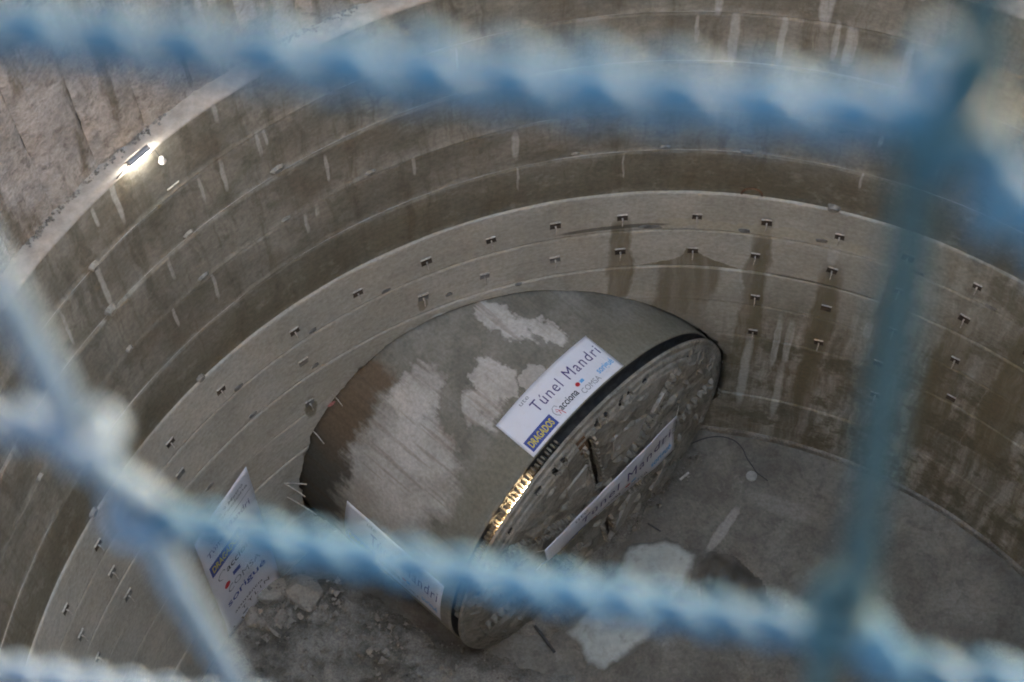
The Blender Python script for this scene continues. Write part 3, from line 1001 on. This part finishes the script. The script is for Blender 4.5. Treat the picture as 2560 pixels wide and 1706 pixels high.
# ------------------------------------------------------------------ lamp shining inside the gap (part of the machine)
def emit(name, c, s):
    t = NT(name)
    t.put(t.b.inputs['Emission Color'], c); t.b.inputs['Emission Strength'].default_value = s
    return t.done((.8, .8, .8), .5)
M_GLOW = emit('warm_lamp_glow', (1.0, .72, .40), 5.)
v, f = [], []
pts = [sp(-.15, a, RT - .48) for a in (-27, -30, -33, -36, -39, -42, -45)]
tube(v, f, pts, .018, 8)
link('gap_lamp_tube', mesh('gap_lamp_tube', v, f, True), M_GLOW, tbm)

# ------------------------------------------------------------------ banners
def text_geo(body, bold=0., space=1.):
    cu = bpy.data.curves.new('t', 'FONT')
    cu.body = body; cu.size = 1; cu.resolution_u = 3; cu.offset = bold; cu.space_character = space
    o = bpy.data.objects.new('t', cu); col.objects.link(o)
    dg = bpy.context.evaluated_depsgraph_get()
    me = o.evaluated_get(dg).to_mesh()
    v = [p.co.copy() for p in me.vertices]; f = [list(p.vertices) for p in me.polygons]
    o.evaluated_get(dg).to_mesh_clear()
    bpy.data.objects.remove(o); bpy.data.curves.remove(cu)
    x0 = min(p.x for p in v); x1 = max(p.x for p in v)
    return v, f, x0, x1
def flat_print(name, body, fn, u0, u1, v0, v1, mat, parent, bold=0., lift=.012, cap=.73, space=1.):
    """lettering fitted into the box u0..u1 with baseline v0 and cap height v1-v0"""
    v, f, x0, x1 = text_geo(body, bold, space)
    vs = [fn(u0 + (p.x - x0) / (x1 - x0) * (u1 - u0), v0 + p.y / cap * (v1 - v0), lift) for p in v]
    return link(name, mesh(name, vs, f), mat, parent)
def flat_poly(name, pts, fn, mat, parent, lift=.010, nsub=1):
    vs = []; f = []
    if nsub == 1:
        vs = [fn(u, w, lift) for (u, w) in pts]; f = [list(range(len(vs)))]
    else:
        (a, b, c, d) = pts
        for i in range(nsub + 1):
            k = i / nsub
            vs.append(fn(a[0] + (b[0] - a[0]) * k, a[1] + (b[1] - a[1]) * k, lift)); vs.append(fn(d[0] + (c[0] - d[0]) * k, d[1] + (c[1] - d[1]) * k, lift))
        f = [[2 * i, 2 * i + 2, 2 * i + 3, 2 * i + 1] for i in range(nsub)]
    return link(name, mesh(name, vs, f), mat, parent)
def flat_disc(name, u, w, ru, rv, fn, mat, parent, lift=.011):
    return flat_poly(name, [(u + ru * math.cos(a), w + rv * math.sin(a)) for a in [2 * PI * i / 24 for i in range(24)]], fn, mat, parent, lift)
def flat_line(name, pts, wu, wv, fn, mat, parent, lift=.011):
    vs, f = [], []
    for i, (u, w) in enumerate(pts):
        a = pts[max(i - 1, 0)]; b = pts[min(i + 1, len(pts) - 1)]
        du, dv = (b[0] - a[0]) / wu, (b[1] - a[1]) / wv; l = math.hypot(du, dv) or 1
        nu, nv = -dv / l * wu, du / l * wv
        vs += [fn(u + nu, w + nv, lift), fn(u - nu, w - nv, lift)]
    for i in range(len(pts) - 1): f.append([2 * i, 2 * i + 1, 2 * i + 3, 2 * i + 2])
    return link(name, mesh(name, vs, f), mat, parent)
def sheet(name, fn, nu, nv, thick=.006):
    v, f = [], []
    for j in range(nv + 1):
        for i in range(nu + 1): v.append(fn(i / nu, j / nv, 0.))
    for j in range(nv):
        for i in range(nu): f.append([j * (nu + 1) + i, j * (nu + 1) + i + 1, (j + 1) * (nu + 1) + i + 1, (j + 1) * (nu + 1) + i])
    o = link(name, mesh(name, v, f, True), M_BANNER)
    m = o.modifiers.new('t', 'SOLIDIFY'); m.thickness = thick; m.offset = -1
    return o
LEAF = [(0, .2), (-.35, .5), (-.42, .9), (-.1, 1.25), (.35, 1.3), (.55, 1.0)]
def logos(o, fn, asp, rows=None):
    """asp: banner width / height"""
    flat_print('small_word', 'ute', fn, .225, .318, .85, .955, I_GREY, o)
    flat_print('title', 'Túnel Mandri', fn, .27, .965, .51, .78, I_PURPLE, o, 0., .012, .73, 1.18)
    flat_poly('blue_panel', [(.03, .06), (.315, .06), (.315, .335), (.03, .335)], fn, I_BLUE, o, .008, 8)
    flat_print('panel_word', 'DRAGADOS', fn, .05, .295, .12, .28, I_YEL, o, .025, .014)
    flat_print('black_word', 'acciona', fn, .40, .585, .18, .345, I_BLACK, o, .015)
    flat_line('leaf_outline', [(.365 + .055 * a, .10 + .21 * b) for a, b in LEAF], .0028, .0028 * asp, fn, I_GREY, o)
    flat_line('red_stem', [(.375, .15), (.385, .24), (.372, .30), (.362, .24), (.392, .22), (.402, .09)], .0028, .0028 * asp, fn, I_RED, o, .012)
    flat_print('grey_word', 'COMSA', fn, .605, .79, .09, .22, I_GREY, o)
    flat_disc('red_dot', .628, .335, .019, .019 * asp, fn, I_RED, o)
    flat_poly('blue_square', [(.655, .30), (.69, .30), (.69, .37), (.655, .37)], fn, I_SKY, o)
    flat_print('blue_word', 'sorigué', fn, .81, .972, .19, .345, I_SKY, o, .02)

# on the crown of the shield
def fn_top(u, w, l):
    return sp(-.36 - 1.46 * w, -21.3 + 36.5 * u, RT + .03 + l + .004 * nz(u * 5, w * 4) - (0 if l else 0))
ban = sheet('shield_banner', fn_top, 40, 10)
tag(ban, 'white banner with purple title and logos lying across the crown of the shield', 'banner')
logos(ban, fn_top, 2.55)
# across the cutterhead face, hanging from ropes; lower left hem is pulled up
def fn_face(u, w, l):
    tt_ = -2.75 + 6.0 * u
    hem = 2.35 - .9 * (1 - u) ** 2
    top = 1.30 + .05 * math.sin(u * PI * 1) - .10 * u * (1 - u) * 4 * .5 + .1 * u
    uu = top - hem * (1 - w)
    s = .50 + l + .05 * math.sin(u * 9 + w * 3) * (1 - w) + .10 * math.sin(w * PI) * (1 - u) + .03 * nz(u * 6, w * 3) - .22 * (1 - w) ** 2 * (1 - u)
    return fp(tt_, uu, s)
ban = sheet('face_banner', fn_face, 40, 14)
tag(ban, 'long white banner sagging across the cutterhead face', 'banner')
logos(ban, fn_face, 2.4)
# ropes / eyelets as parts of the banner
for (u, w, du, dw) in ((0, 1, -.5, .35), (1, 1, .35, .45), (1, 0, .3, -.25), (0, 0.1, -.4, -.2)):
    p = fn_face(u, w, 0)
    q = p + TT * du + Z * dw; rr = q - CT; r_ = math.hypot(rr.dot(TT), rr.z)
    q = fp(rr.dot(TT), rr.z, head_s(min(r_, 5.9)) + .02)
    v, f = [], []
    tube(v, f, [p, q], .012, 5); link('tie_rope', mesh('tie_rope', v, f), M_WOOD, ban)
# on the left flank of the shield
def fn_side(u, w, l):
    return sp(-4.75 + 4.05 * u, -92 + 20.5 * w, RT + .03 + l + .006 * nz(u * 5, w * 4))
ban = sheet('flank_banner', fn_side, 16, 12)
tag(ban, 'white banner wrapped on the left flank of the shield, half hidden by fence wire', 'banner')
logos(ban, fn_side, 2.0)
# tall banner on the wall
def fn_wall(u, w, l):
    az = -54.6 + 8.95 * u - .6 * (1 - w)
    z = .25 + (7.25 + 1.0 * u - .05) * w
    return wp(az, z, RLOW - .05 - l - .03 * abs(math.sin(u * 4 + w * 5)) - .02 * nz(u * 4, w * 9))
ban = sheet('wall_banner', fn_wall, 10, 30)
tag(ban, 'tall white banner with a column of logos hung on the shaft wall', 'banner')
asp = .33
flat_print('header_word', 'Línia 9 Metro', fn_wall, .30, .88, .925, .952, I_GREY, ban, .01)
flat_print('header_word', 'Barcelona', fn_wall, .38, .94, .888, .915, I_GREY, ban, .01)
flat_line('rule', [(.2, .855), (.98, .855)], .01, .002, fn_wall, I_GREY, ban)
flat_print('title', 'Túnel Mandri', fn_wall, .10, .90, .765, .815, I_PURPLE, ban)
flat_poly('blue_panel', [(.07, .605), (.66, .605), (.66, .70), (.07, .70)], fn_wall, I_BLUE, ban, .010)
flat_print('panel_word', 'DRAGADOS', fn_wall, .11, .62, .63, .68, I_YEL, ban, .02, .016)
flat_print('black_word', 'acciona', fn_wall, .30, .82, .505, .56, I_BLACK, ban, .01)
flat_line('leaf_outline', [(.20 + .14 * a, .485 + .06 * b) for a, b in LEAF], .008, .0028, fn_wall, I_GREY, ban)
flat_disc('red_dot', .24, .415, .055, .020, fn_wall, I_RED, ban)
flat_poly('blue_square', [(.37, .42), (.50, .42), (.50, .455), (.37, .455)], fn_wall, I_BLUE, ban)
flat_print('grey_word', 'COMSA', fn_wall, .22, .82, .335, .385, I_GREY, ban)
flat_print('blue_word', 'sorigué', fn_wall, .14, .86, .245, .30, I_BLUE, ban, .01)
flat_print('small_word', 'assistència', fn_wall, .20, .74, .135, .16, I_BLACK, ban)
flat_print('small_word', 'T Y L I N', fn_wall, .32, .84, .085, .115, I_BLACK, ban)
flat_poly('grey_square', [(.3, .045), (.40, .045), (.40, .062), (.3, .062)], fn_wall, I_GREY, ban)

# ------------------------------------------------------------------ floor things
def inside_poly(x, y, P):
    c = False; n = len(P)
    for i in range(n):
        (x1, y1), (x2, y2) = P[i], P[(i + 1) % n]
        if (y1 > y) != (y2 > y) and x < (x2 - x1) * (y - y1) / (y2 - y1) + x1: c = not c
    return c
def poly_dist(x, y, P):
    d = 9e9
    for i in range(len(P)):
        (x1, y1), (x2, y2) = P[i], P[(i + 1) % len(P)]
        dx, dy = x2 - x1, y2 - y1; k = max(0, min(1, ((x - x1) * dx + (y - y1) * dy) / (dx * dx + dy * dy)))
        d = min(d, math.hypot(x - x1 - k * dx, y - y1 - k * dy))
    return d
def mound(name, P, step, hmax, slope, mat, rough=.1, ragged=.22):
    x0 = min(p[0] for p in P) - .5; x1 = max(p[0] for p in P) + .5; y0 = min(p[1] for p in P) - .5; y1 = max(p[1] for p in P) + .5
    def sd(x, y):
        d = poly_dist(x, y, P); d = d if inside_poly(x, y, P) else -d
        return d + ragged * fbm(x * 1.1, y * 1.1, 4., 4)
    def h(x, y):
        d = sd(x, y)
        if d < 0: return floor_h(x, y) - .06 + d * .3
        e = hmax * (1 - math.exp(-d / slope))
        return floor_h(x, y) + .012 + e + e / max(hmax, .01) * rough * (fbm(x * 1.4, y * 1.4, 8., 5))
    o = heightfield(name, x0, x1, y0, y1, step, h, lambda x, y: sd(x, y) > -.15, mat)
    ul = o.data.uv_layers.new(name='UVMap')
    dv = [sd(p.co.x, p.co.y) for p in o.data.vertices]
    for lp in o.data.loops: ul.data[lp.index].uv = (dv[lp.vertex_index], 0)
    return o
o = mound('earth_heap', [(-13.6, 9.6), (-12.8, 10.9), (-11.2, 11.2), (-9.6, 11.0), (-8.0, 10.0), (-6.4, 8.7), (-5.0, 8.2), (-3.6, 7.6), (-2.2, 7.2), (-3.6, 5.0), (-12, 4.2), (-14.2, 6.4)],
      .10, .55, .9, M_SOIL, .38)
tag(o, 'lumpy brown heap of excavated earth left of the machine', 'earth heap')
o = mound('muck_strip', [(-3.5, 8.6), (-2.4, 8.9), (-.6, 11.3), (.5, 12.9), (1.4, 14.5), (1.0, 14.9), (-.6, 13.2), (-2., 11.4), (-4.2, 8.9)], .08, .42, .4, M_SOIL, .3)
tag(o, 'strip of fallen muck along the foot of the cutterhead', 'muck')
o = mound('slurry_pool', [(-.15, 11.65), (1.1, 11.83), (2.11, 11.2), (1.75, 10.2), (.45, 8.42), (-1.2, 7.35), (-1.85, 7.6), (-2.0, 8.2), (-2.4, 8.75), (-1.6, 9.6)], .07, .05, .15, M_SLURRY, .05, .09)
tag(o, 'pale grey-green slurry spilt in front of the cutterhead', 'slurry')
o = mound('dark_muck_pile', [(1.95, 9.4), (2.15, 10.9), (2.5, 11.3), (2.95, 11.2), (3.45, 10.75), (4.25, 10.25), (4.4, 9.2), (3.0, 8.6)], .09, .10, .3, M_DARKSOIL, .2)
tag(o, 'dark wet muck spread beside the pale slurry', 'muck')

def chunk(name, loc, sx, sy, sz, rz, seed, mat):
    bm = bmesh.new()
    rn = random.Random(seed)
    for _ in range(16):
        d = Vector((rn.gauss(0, 1), rn.gauss(0, 1), rn.gauss(0, 1))).normalized()
        m = max(abs(d.x), abs(d.y), abs(d.z))
        q = d * ((.55 + .45 / m) * rn.uniform(.8, 1.05))
        bm.verts.new((q.x * sx, q.y * sy, q.z * sz))
    h = bmesh.ops.convex_hull(bm, input=bm.verts)
    bmesh.ops.delete(bm, geom=list({e for e in h['geom_interior'] + h['geom_unused'] if isinstance(e, bmesh.types.BMVert)}), context='VERTS')
    bmesh.ops.bevel(bm, geom=bm.edges[:], offset=min(sx, sy, sz) * .09, segments=1, affect='EDGES')
    bmesh.ops.subdivide_edges(bm, edges=bm.edges[:], cuts=1, use_grid_fill=True)
    for p in bm.verts:
        p.co *= 1 + .05 * fbm(p.co.x * 6 + seed, p.co.y * 6, p.co.z * 6, 3)
    me = bpy.data.meshes.new(name); bm.to_mesh(me); bm.free()
    o = link(name, me, mat)
    o.location = loc; o.rotation_euler = (.15 * nz(seed), .2 * nz(seed, 4), rz)
    return o
CH = [(-11.75, 10.5, .62, .5, .4, .3, 'large rounded concrete chunk nearest the tall wall banner'),
      (-10.65, 10.4, .75, .62, .36, -.4, 'wide flat concrete chunk at the right of the rubble by the wall banner'),
      (-11.35, 9.55, .42, .32, .25, .9, 'small tilted concrete chunk in front of the rubble pair'),
      (-12.35, 9.65, .3, .5, .22, .2, 'narrow concrete chunk against the foot of the wall banner'),
      (-8.35, 9.35, .10, .16, .09, .3, 'small pale stone highest up on the earth heap'),
      (-8.3, 8.75, .15, .10, .09, 1.1, 'small pale elongated stone midway down the earth heap'),
      (-8.55, 8.25, .17, .13, .1, .5, 'small pale round stone lowest on the earth heap'),
      (-11.6, 9.05, .34, .1, .06, -.7, 'thin pale concrete sliver on the earth near the rubble')]
for i, (x, y, a, b, c, rz, lab) in enumerate(CH):
    o = chunk('concrete_chunk' if i < 4 or i == 7 else 'stone', (x, y, (.34 if i < 4 else .58) + c * .2), a, b, c, rz, i * 3.1, M_CHUNK)
    tag(o, lab, 'rubble' if i < 4 or i == 7 else 'stone', 'pieces of rubble on the shaft floor')
v, f = [], []
rn = random.Random(11)
for k in range(420):
    cx, cy, sp_ = rn.choice(((-11.4, 10.1, .8), (-11.9, 9.6, .6), (-10.6, 10.1, .7), (-9.5, 9.6, 1.2), (-8.2, 9., 1.3), (-6.5, 7.9, 1.2)))
    x, y = rn.gauss(cx, sp_), rn.gauss(cy, sp_ * .6)
    if math.hypot(x, y) > 15.6 or not inside_poly(x, y, [(-13.2, 9.4), (-12.5, 10.6), (-9.6, 10.8), (-6.4, 8.5), (-3.6, 7.6), (-3.6, 5), (-12, 4.5), (-14, 6.4)]): continue
    q = .03 + .13 * rn.random() ** 3; b = len(v)
    z = .50 + q * .3
    for d in (X, -X, Y, -Y, Z, -Z): v.append(Vector((x, y, z)) + (d + Vector((rn.uniform(-.4, .4), rn.uniform(-.4, .4), rn.uniform(-.4, .4)))) * q)
    for t in ((0, 2, 4), (2, 1, 4), (1, 3, 4), (3, 0, 4), (2, 0, 5), (1, 2, 5), (3, 1, 5), (0, 3, 5)): f.append([b + i for i in t])
o = link('rubble_bits', mesh('rubble_bits', v, f), M_CHUNK)
tag(o, 'small broken concrete bits strewn round the big chunks', 'rubble', kind='stuff')
# small muck clods all over the heap: too many to count
v, f = [], []
for k in range(900):
    x = random.uniform(-13.5, -2.4); y = random.uniform(6.4, 11)
    if k > 620:
        q = random.uniform(-2.8, 4.8); p = fp(q, 0, .38 + abs(random.gauss(0, .16))); x, y = p.x, p.y
    elif not inside_poly(x, y, [(-13.2, 9.4), (-12.5, 10.6), (-9.6, 10.8), (-6.4, 8.5), (-3.6, 7.6), (-3.6, 5), (-12, 4.5), (-14, 6.4)]): continue
    r = random.uniform(.02, .07) * random.choice((.7, 1, 1, 1.6))
    z = (.5 if k <= 620 else .35) + random.uniform(-.1, .15) + (.1 if k <= 620 else -.2)
    b = len(v)
    for d in ((1, 0, 0), (-1, 0, 0), (0, 1, 0), (0, -1, 0), (0, 0, 1), (0, 0, -1)):
        v.append(Vector((x, y, z)) + Vector(d) * r * random.uniform(.6, 1.3))
    for q in ((0, 2, 4), (2, 1, 4), (1, 3, 4), (3, 0, 4), (2, 0, 5), (1, 2, 5), (3, 1, 5), (0, 3, 5)): f.append([b + i for i in q])
o = link('muck_clods', mesh('muck_clods', v, f), M_SOIL)
tag(o, 'small clods of earth scattered over the muck', 'clods', kind='stuff')

def fz(x, y): return floor_h(x, y)
pts = [(.9, 14.2), (1.49, 14.65), (2.11, 15.1), (2.6, 15.32), (3.02, 15.4), (3.4, 15.36), (3.73, 15.2), (3.95, 14.9), (4.04, 14.6), (4.2, 14.25), (4.36, 13.95), (4.7, 13.62)]
P = []
for i in range(len(pts) - 1):
    p0 = pts[max(i - 1, 0)]; p1 = pts[i]; p2 = pts[i + 1]; p3 = pts[min(i + 2, len(pts) - 1)]
    for k in range(5):
        t = k / 5
        c = [0.5 * ((2 * p1[j]) + (-p0[j] + p2[j]) * t + (2 * p0[j] - 5 * p1[j] + 4 * p2[j] - p3[j]) * t * t + (-p0[j] + 3 * p1[j] - 3 * p2[j] + p3[j]) * t ** 3) for j in (0, 1)]
        P.append(Vector((c[0], c[1], fz(c[0], c[1]) + .02)))
v, f = [], []
tube(v, f, P, .022, 6)
o = link('hose', mesh('hose', v, f, True), M_HOSE)
tag(o, 'thin black hose looping over the floor by the wall', 'hose')
v, f = [], []
n = 28
zz = fz(4.13, 13.87)
for (r, z) in ((.17, -.02), (.185, .05), (.18, .07), (.14, .065), (.12, .05)):
    for i in range(n):
        a = 2 * PI * i / n; v.append((4.13 + r * math.cos(a), 13.87 + r * math.sin(a), zz + z))
for j in range(4):
    for i in range(n): f.append([j * n + i, j * n + (i + 1) % n, (j + 1) * n + (i + 1) % n, (j + 1) * n + i])
f.append([4 * n + i for i in range(n)])
o = link('round_cover', mesh('round_cover', v, f, True), M_LID)
tag(o, 'small pale round cover on the floor touching the black hose', 'cover')
v, f = [], []
a, b = Vector((1.75, 13.88, 0)), Vector((2.06, 14.12, 0)); d = (b - a).normalized(); s = Z.cross(d)
box(v, f, (a + b) / 2 + Z * (fz(1.9, 14) + .03), d, s, Z, (b - a).length / 2, .035, .025)
v = [p + Vector((.006 * nz(i * 3.), .006 * nz(i * 5.), 0)) for i, p in enumerate(v)]
o = link('timber_offcut', mesh('timber_offcut', v, f), M_WOOD)
tag(o, 'short pale timber offcut lying on the floor beside the cutterhead', 'timber')
# dark steel bars lying in the muck
for (p, q, r, lab) in (((-3.35, 8.95), (-2.75, 8.1), .05, 'dark steel bar poking out of the muck at the cutterhead foot'),
                       ((.55, 12.35), (.95, 12.05), .03, 'short dark bar lying on the floor right of the face banner')):
    v, f = [], []
    a = Vector((p[0], p[1], fz(*p) + .25 if r > .04 else fz(*p) + .06)); b = Vector((q[0], q[1], fz(*q) + .05))
    tube(v, f, [a, (a + b) / 2 + Z * .02, b], r, 6)
    tag(link('steel_bar', mesh('steel_bar', v, f), M_HOSE), lab, 'bar')

# ------------------------------------------------------------------ lamp on the ledge
LAZ = -45.6
lt, lr = tdir(LAZ), rdir(LAZ)
lamp = empty('ledge_lamp', wp(LAZ, ZLEDGE, R - .02))
tag(lamp, 'glaring white tube lamp fixed at the edge of the pale ledge', 'lamp')
lc = wp(LAZ, ZLEDGE + .20, R - .10)
v, f = [], []
tl = .75                                     # the reflector is turned towards the shaft
prof = [(-.11, -.03), (-.09, .05), (-.04, .085), (.04, .085), (.09, .05), (.11, -.03)]
prof = [(a * math.cos(tl) + b * math.sin(tl), b * math.cos(tl) - a * math.sin(tl)) for a, b in prof]
for e in (-.29, .29):
    for (a, b) in prof: v.append(lc + lt * e + lr * a + Z * b)
f = [[i, i + 1, 7 + i, 6 + i] for i in range(5)] + [list(range(6))[::-1], list(range(6, 12))]
o = link('housing', mesh('housing', v, f), M_HOUSING, lamp)
v, f = [], []
tube(v, f, [lc + lt * e - Z * .03 - lr * .03 for e in (-.26, -.1, .1, .26)], .035, 10)
M_TUBE = emit('lit_tube', (1.0, .98, .90), 8.)
link('tube', mesh('tube', v, f, True), M_TUBE, lamp)
for e in (-.25, .25):
    v, f = [], []
    tube(v, f, [lc + lt * e + lr * .08 + Z * .0, lc + lt * e + lr * .14 - Z * .06, wp(LAZ, ZLEDGE + .0, R + .12) + lt * e], .014, 6)
    link('bracket', mesh('bracket', v, f), M_HOUSING, lamp)
v, f = [], []
tube(v, f, [lc + lt * .33, lc + lt * .38 - Z * .12 - lr * .08, lc + lt * .42 - Z * .42 - lr * .12], .010, 5)
link('cable', mesh('cable', v, f), M_HOSE, lamp)
v, f = [], []
bc = lc + lt * .44 - Z * .50 - lr * .12
for (r, z) in ((.0, .10), (.05, .09), (.055, .0), (.09, -.05), (.07, -.09), (.0, -.1)):
    for i in range(10):
        a = 2 * PI * i / 10; v.append(bc + lt * (r * math.cos(a)) + lr * (r * math.sin(a)) + Z * z)
for j in range(5):
    for i in range(10): f.append([j * 10 + i, j * 10 + (i + 1) % 10, (j + 1) * 10 + (i + 1) % 10, (j + 1) * 10 + i])
link('plug_socket', mesh('plug_socket', v, f, True), M_WOOD, lamp)
v, f = [], []
cab = [wp(LAZ - .6 - k * .35, ZLEDGE + .03 - .02 * math.sin(k) - .0, R + .05 - .02 * k) for k in range(6)]
tube(v, f, [lc - lt * .33] + cab, .012, 5)
link('supply_cable', mesh('supply_cable', v, f, True), M_HOSE, lamp)

# ------------------------------------------------------------------ viewing platform and wire fence at the top
PSI = rad(13)
FN = Vector((math.sin(PSI), math.cos(PSI), 0)); FX = Vector((math.cos(PSI), -math.sin(PSI), 0))
FD = .10
FO = Vector((CAM.x, CAM.y, 0)) + FN * FD           # fence plane passes here
v, f = [], []
box(v, f, FO - FN * 3.6 + Z * (ZGROUND - .12), FX, FN, Z, 2.6, 3.66, .12)
o = link('viewing_platform', mesh('viewing_platform', v, f), M_GROUND)
tag(o, kind='structure')

fence = empty('wire_fence', FO + Z * ZGROUND)
tag(fence, 'blue twisted wire netting fence crossing the whole foreground', 'fence')
def fpt(x, z, d=0.): return FO + FX * x + Z * (CAM.z + z) + FN * d
X0 = [-.0845 + (k - 5) * .104 for k in range(12)]             # lines where the rows of twists meet
def xl(k, z): return X0[k] + .048 * (-.2 - z)                 # the netting leans a little
PZ = .1175
WR = .0016
WS = .0023
kc = 5                                                        # column in the middle of the view
random.seed(3)
OZ = [random.uniform(0, PZ) for _ in X0]
OZ[kc] = -.1380; OZ[kc - 1] = -.2290; OZ[kc + 1] = -.1300
def smooth(pts, m=6):
    P = []
    for i in range(len(pts) - 1):
        p0 = pts[max(i - 1, 0)]; p1 = pts[i]; p2 = pts[i + 1]; p3 = pts[min(i + 2, len(pts) - 1)]
        for k in range(m):
            t = k / m
            P.append(((p1 * 2) + (p2 - p0) * t + (p0 * 2 - p1 * 5 + p2 * 4 - p3) * t * t + (p1 * 3 - p0 - p2 * 3 + p3) * t ** 3) * .5)
    P.append(pts[-1])
    return P
def twist(path, turns, r=WR, spread=.0017):
    """two wires wound round each other along a path"""
    v, f = [], []
    P = smooth(path, 120)
    L = [0.]
    for i in range(1, len(P)): L.append(L[-1] + (P[i] - P[i - 1]).length)
    n = int(turns * 14); Q = []; j = 0
    for i in range(n + 1):
        g = L[-1] * i / n
        while j < len(L) - 2 and L[j + 1] < g: j += 1
        k = (g - L[j]) / max(L[j + 1] - L[j], 1e-9)
        Q.append((P[j].lerp(P[j + 1], k), (P[j + 1] - P[j]).normalized()))
    for w in (0, 1):
        pts = []
        for i, (p, d) in enumerate(Q):
            a = 2 * PI * turns * i / n + w * PI
            pts.append(p + (FN * math.cos(a) + d.cross(FN) * math.sin(a)) * spread)
        tube(v, f, pts, r, 8)
    return v, f
def single(pts, r=WR):
    v, f = [], []
    tube(v, f, smooth(pts), r, 8)
    return v, f
ZR = (-.62, .36)
ends_r = {}; ends_l = {}
for k in range(len(X0) - 1):
    z0 = OZ[k]
    n0 = math.ceil((ZR[0] - z0) / PZ); n1 = math.floor((ZR[1] - z0) / PZ)
    ends_l[k] = []; ends_r[k] = []
    for n in range(n0, n1 + 1):
        z = z0 + n * PZ
        dz = (.0045 if n == 0 else -.003) if k == kc else .004 * nz(k * 3., n)
        xa, xb = xl(k, z) + .003, xl(k + 1, z) - .003
        if k == kc + 1 and n >= 0:
            xa -= .003; path = [fpt(xa - .003, z + .003), fpt(xa + .0005, z - .0035), fpt(xa + .0045, z - .0102), fpt(xa + .0095, z - .0165), fpt(xa + .034, z - .030), fpt(xb, z - .036)]; dz = -.036
        elif k == kc + 1:
            path = [fpt(xa - .003, z - .002), fpt(xa + .001, z - .009), fpt(xa + .005, z - .0175), fpt(xa + .010, z - .022), fpt(xa + .03, z - .0195), fpt(xb, z - .022)]; dz = -.022
        else: path = [fpt(xa, z), fpt((xa + xb) / 2, z + dz / 2 - .0008), fpt(xb, z + dz)]
        v, f = twist(path, 6.5 + .5 * nz(k, n), WR * (1.25 if k == kc + 1 else 1 + .06 * nz(n, k)), .0022 if k == kc + 1 else .0017)
        link('twisted_strand', mesh('twisted_strand', v, f, True), M_PVC_LIT if k < kc else M_PVC, fence)
        ends_l[k].append(z); ends_r[k].append(z + dz)
# single wires running up between neighbouring columns, joining twist ends alternately
for k in range(1, len(X0) - 1):
    nodes = sorted([(z, -1) for z in ends_r[k - 1]] + [(z, 1) for z in ends_l[k]])
    for i in range(len(nodes) - 1):
        (za, sa), (zb, sb) = nodes[i], nodes[i + 1]
        xa = xl(k, za) + sa * .0015; xb = xl(k, zb) + sb * .0015
        q = .0012 * nz(k * 5., i * 3.)
        pts = [fpt(xa, za), fpt(xa * .75 + xb * .25 + q, za + (zb - za) * .25, .0008), fpt(xa * .25 + xb * .75 - q, za + (zb - za) * .75, -.0008), fpt(xb, zb)]
        v, f = single(pts, WS)
        link('single_wire', mesh('single_wire', v, f, True), M_PVC_SHADED if k > kc else M_PVC_LIT, fence)
    # each twist end is wrapped round the upright wire
    for (z, sg) in nodes:
        pts = []
        for i in range(22):
            a = 2 * PI * 1.2 * i / 21 + (PI if sg < 0 else 0)
            zz = z + .0035 - .007 * i / 21
            pts.append(fpt(xl(k, zz) + math.cos(a) * .0034, zz, math.sin(a) * .0034))
        v, f = [], []
        tube(v, f, pts, WR * 1.05, 7)
        link('knot', mesh('knot', v, f, True), M_PVC_SHADED if k > kc else M_PVC_LIT, fence)
for xp in (-1.3, 1.3):
    v, f = [], []
    tube(v, f, [FO + FX * xp + Z * (ZGROUND + .001), FO + FX * xp + Z * (ZGROUND + 2.1)], .025, 12)
    link('post', mesh('post', v, f, True), M_POST, fence)

# ------------------------------------------------------------------ parts keep their world place under their parents
for o in bpy_parent_fix:
    # things are unrotated empties (or meshes at the origin); parts that carry sub-parts sit at the origin too
    o.matrix_parent_inverse = Matrix.Translation(-Vector(o.parent.location)) if o.parent.parent is None else Matrix.Identity(4)
bpy.context.view_layer.update()
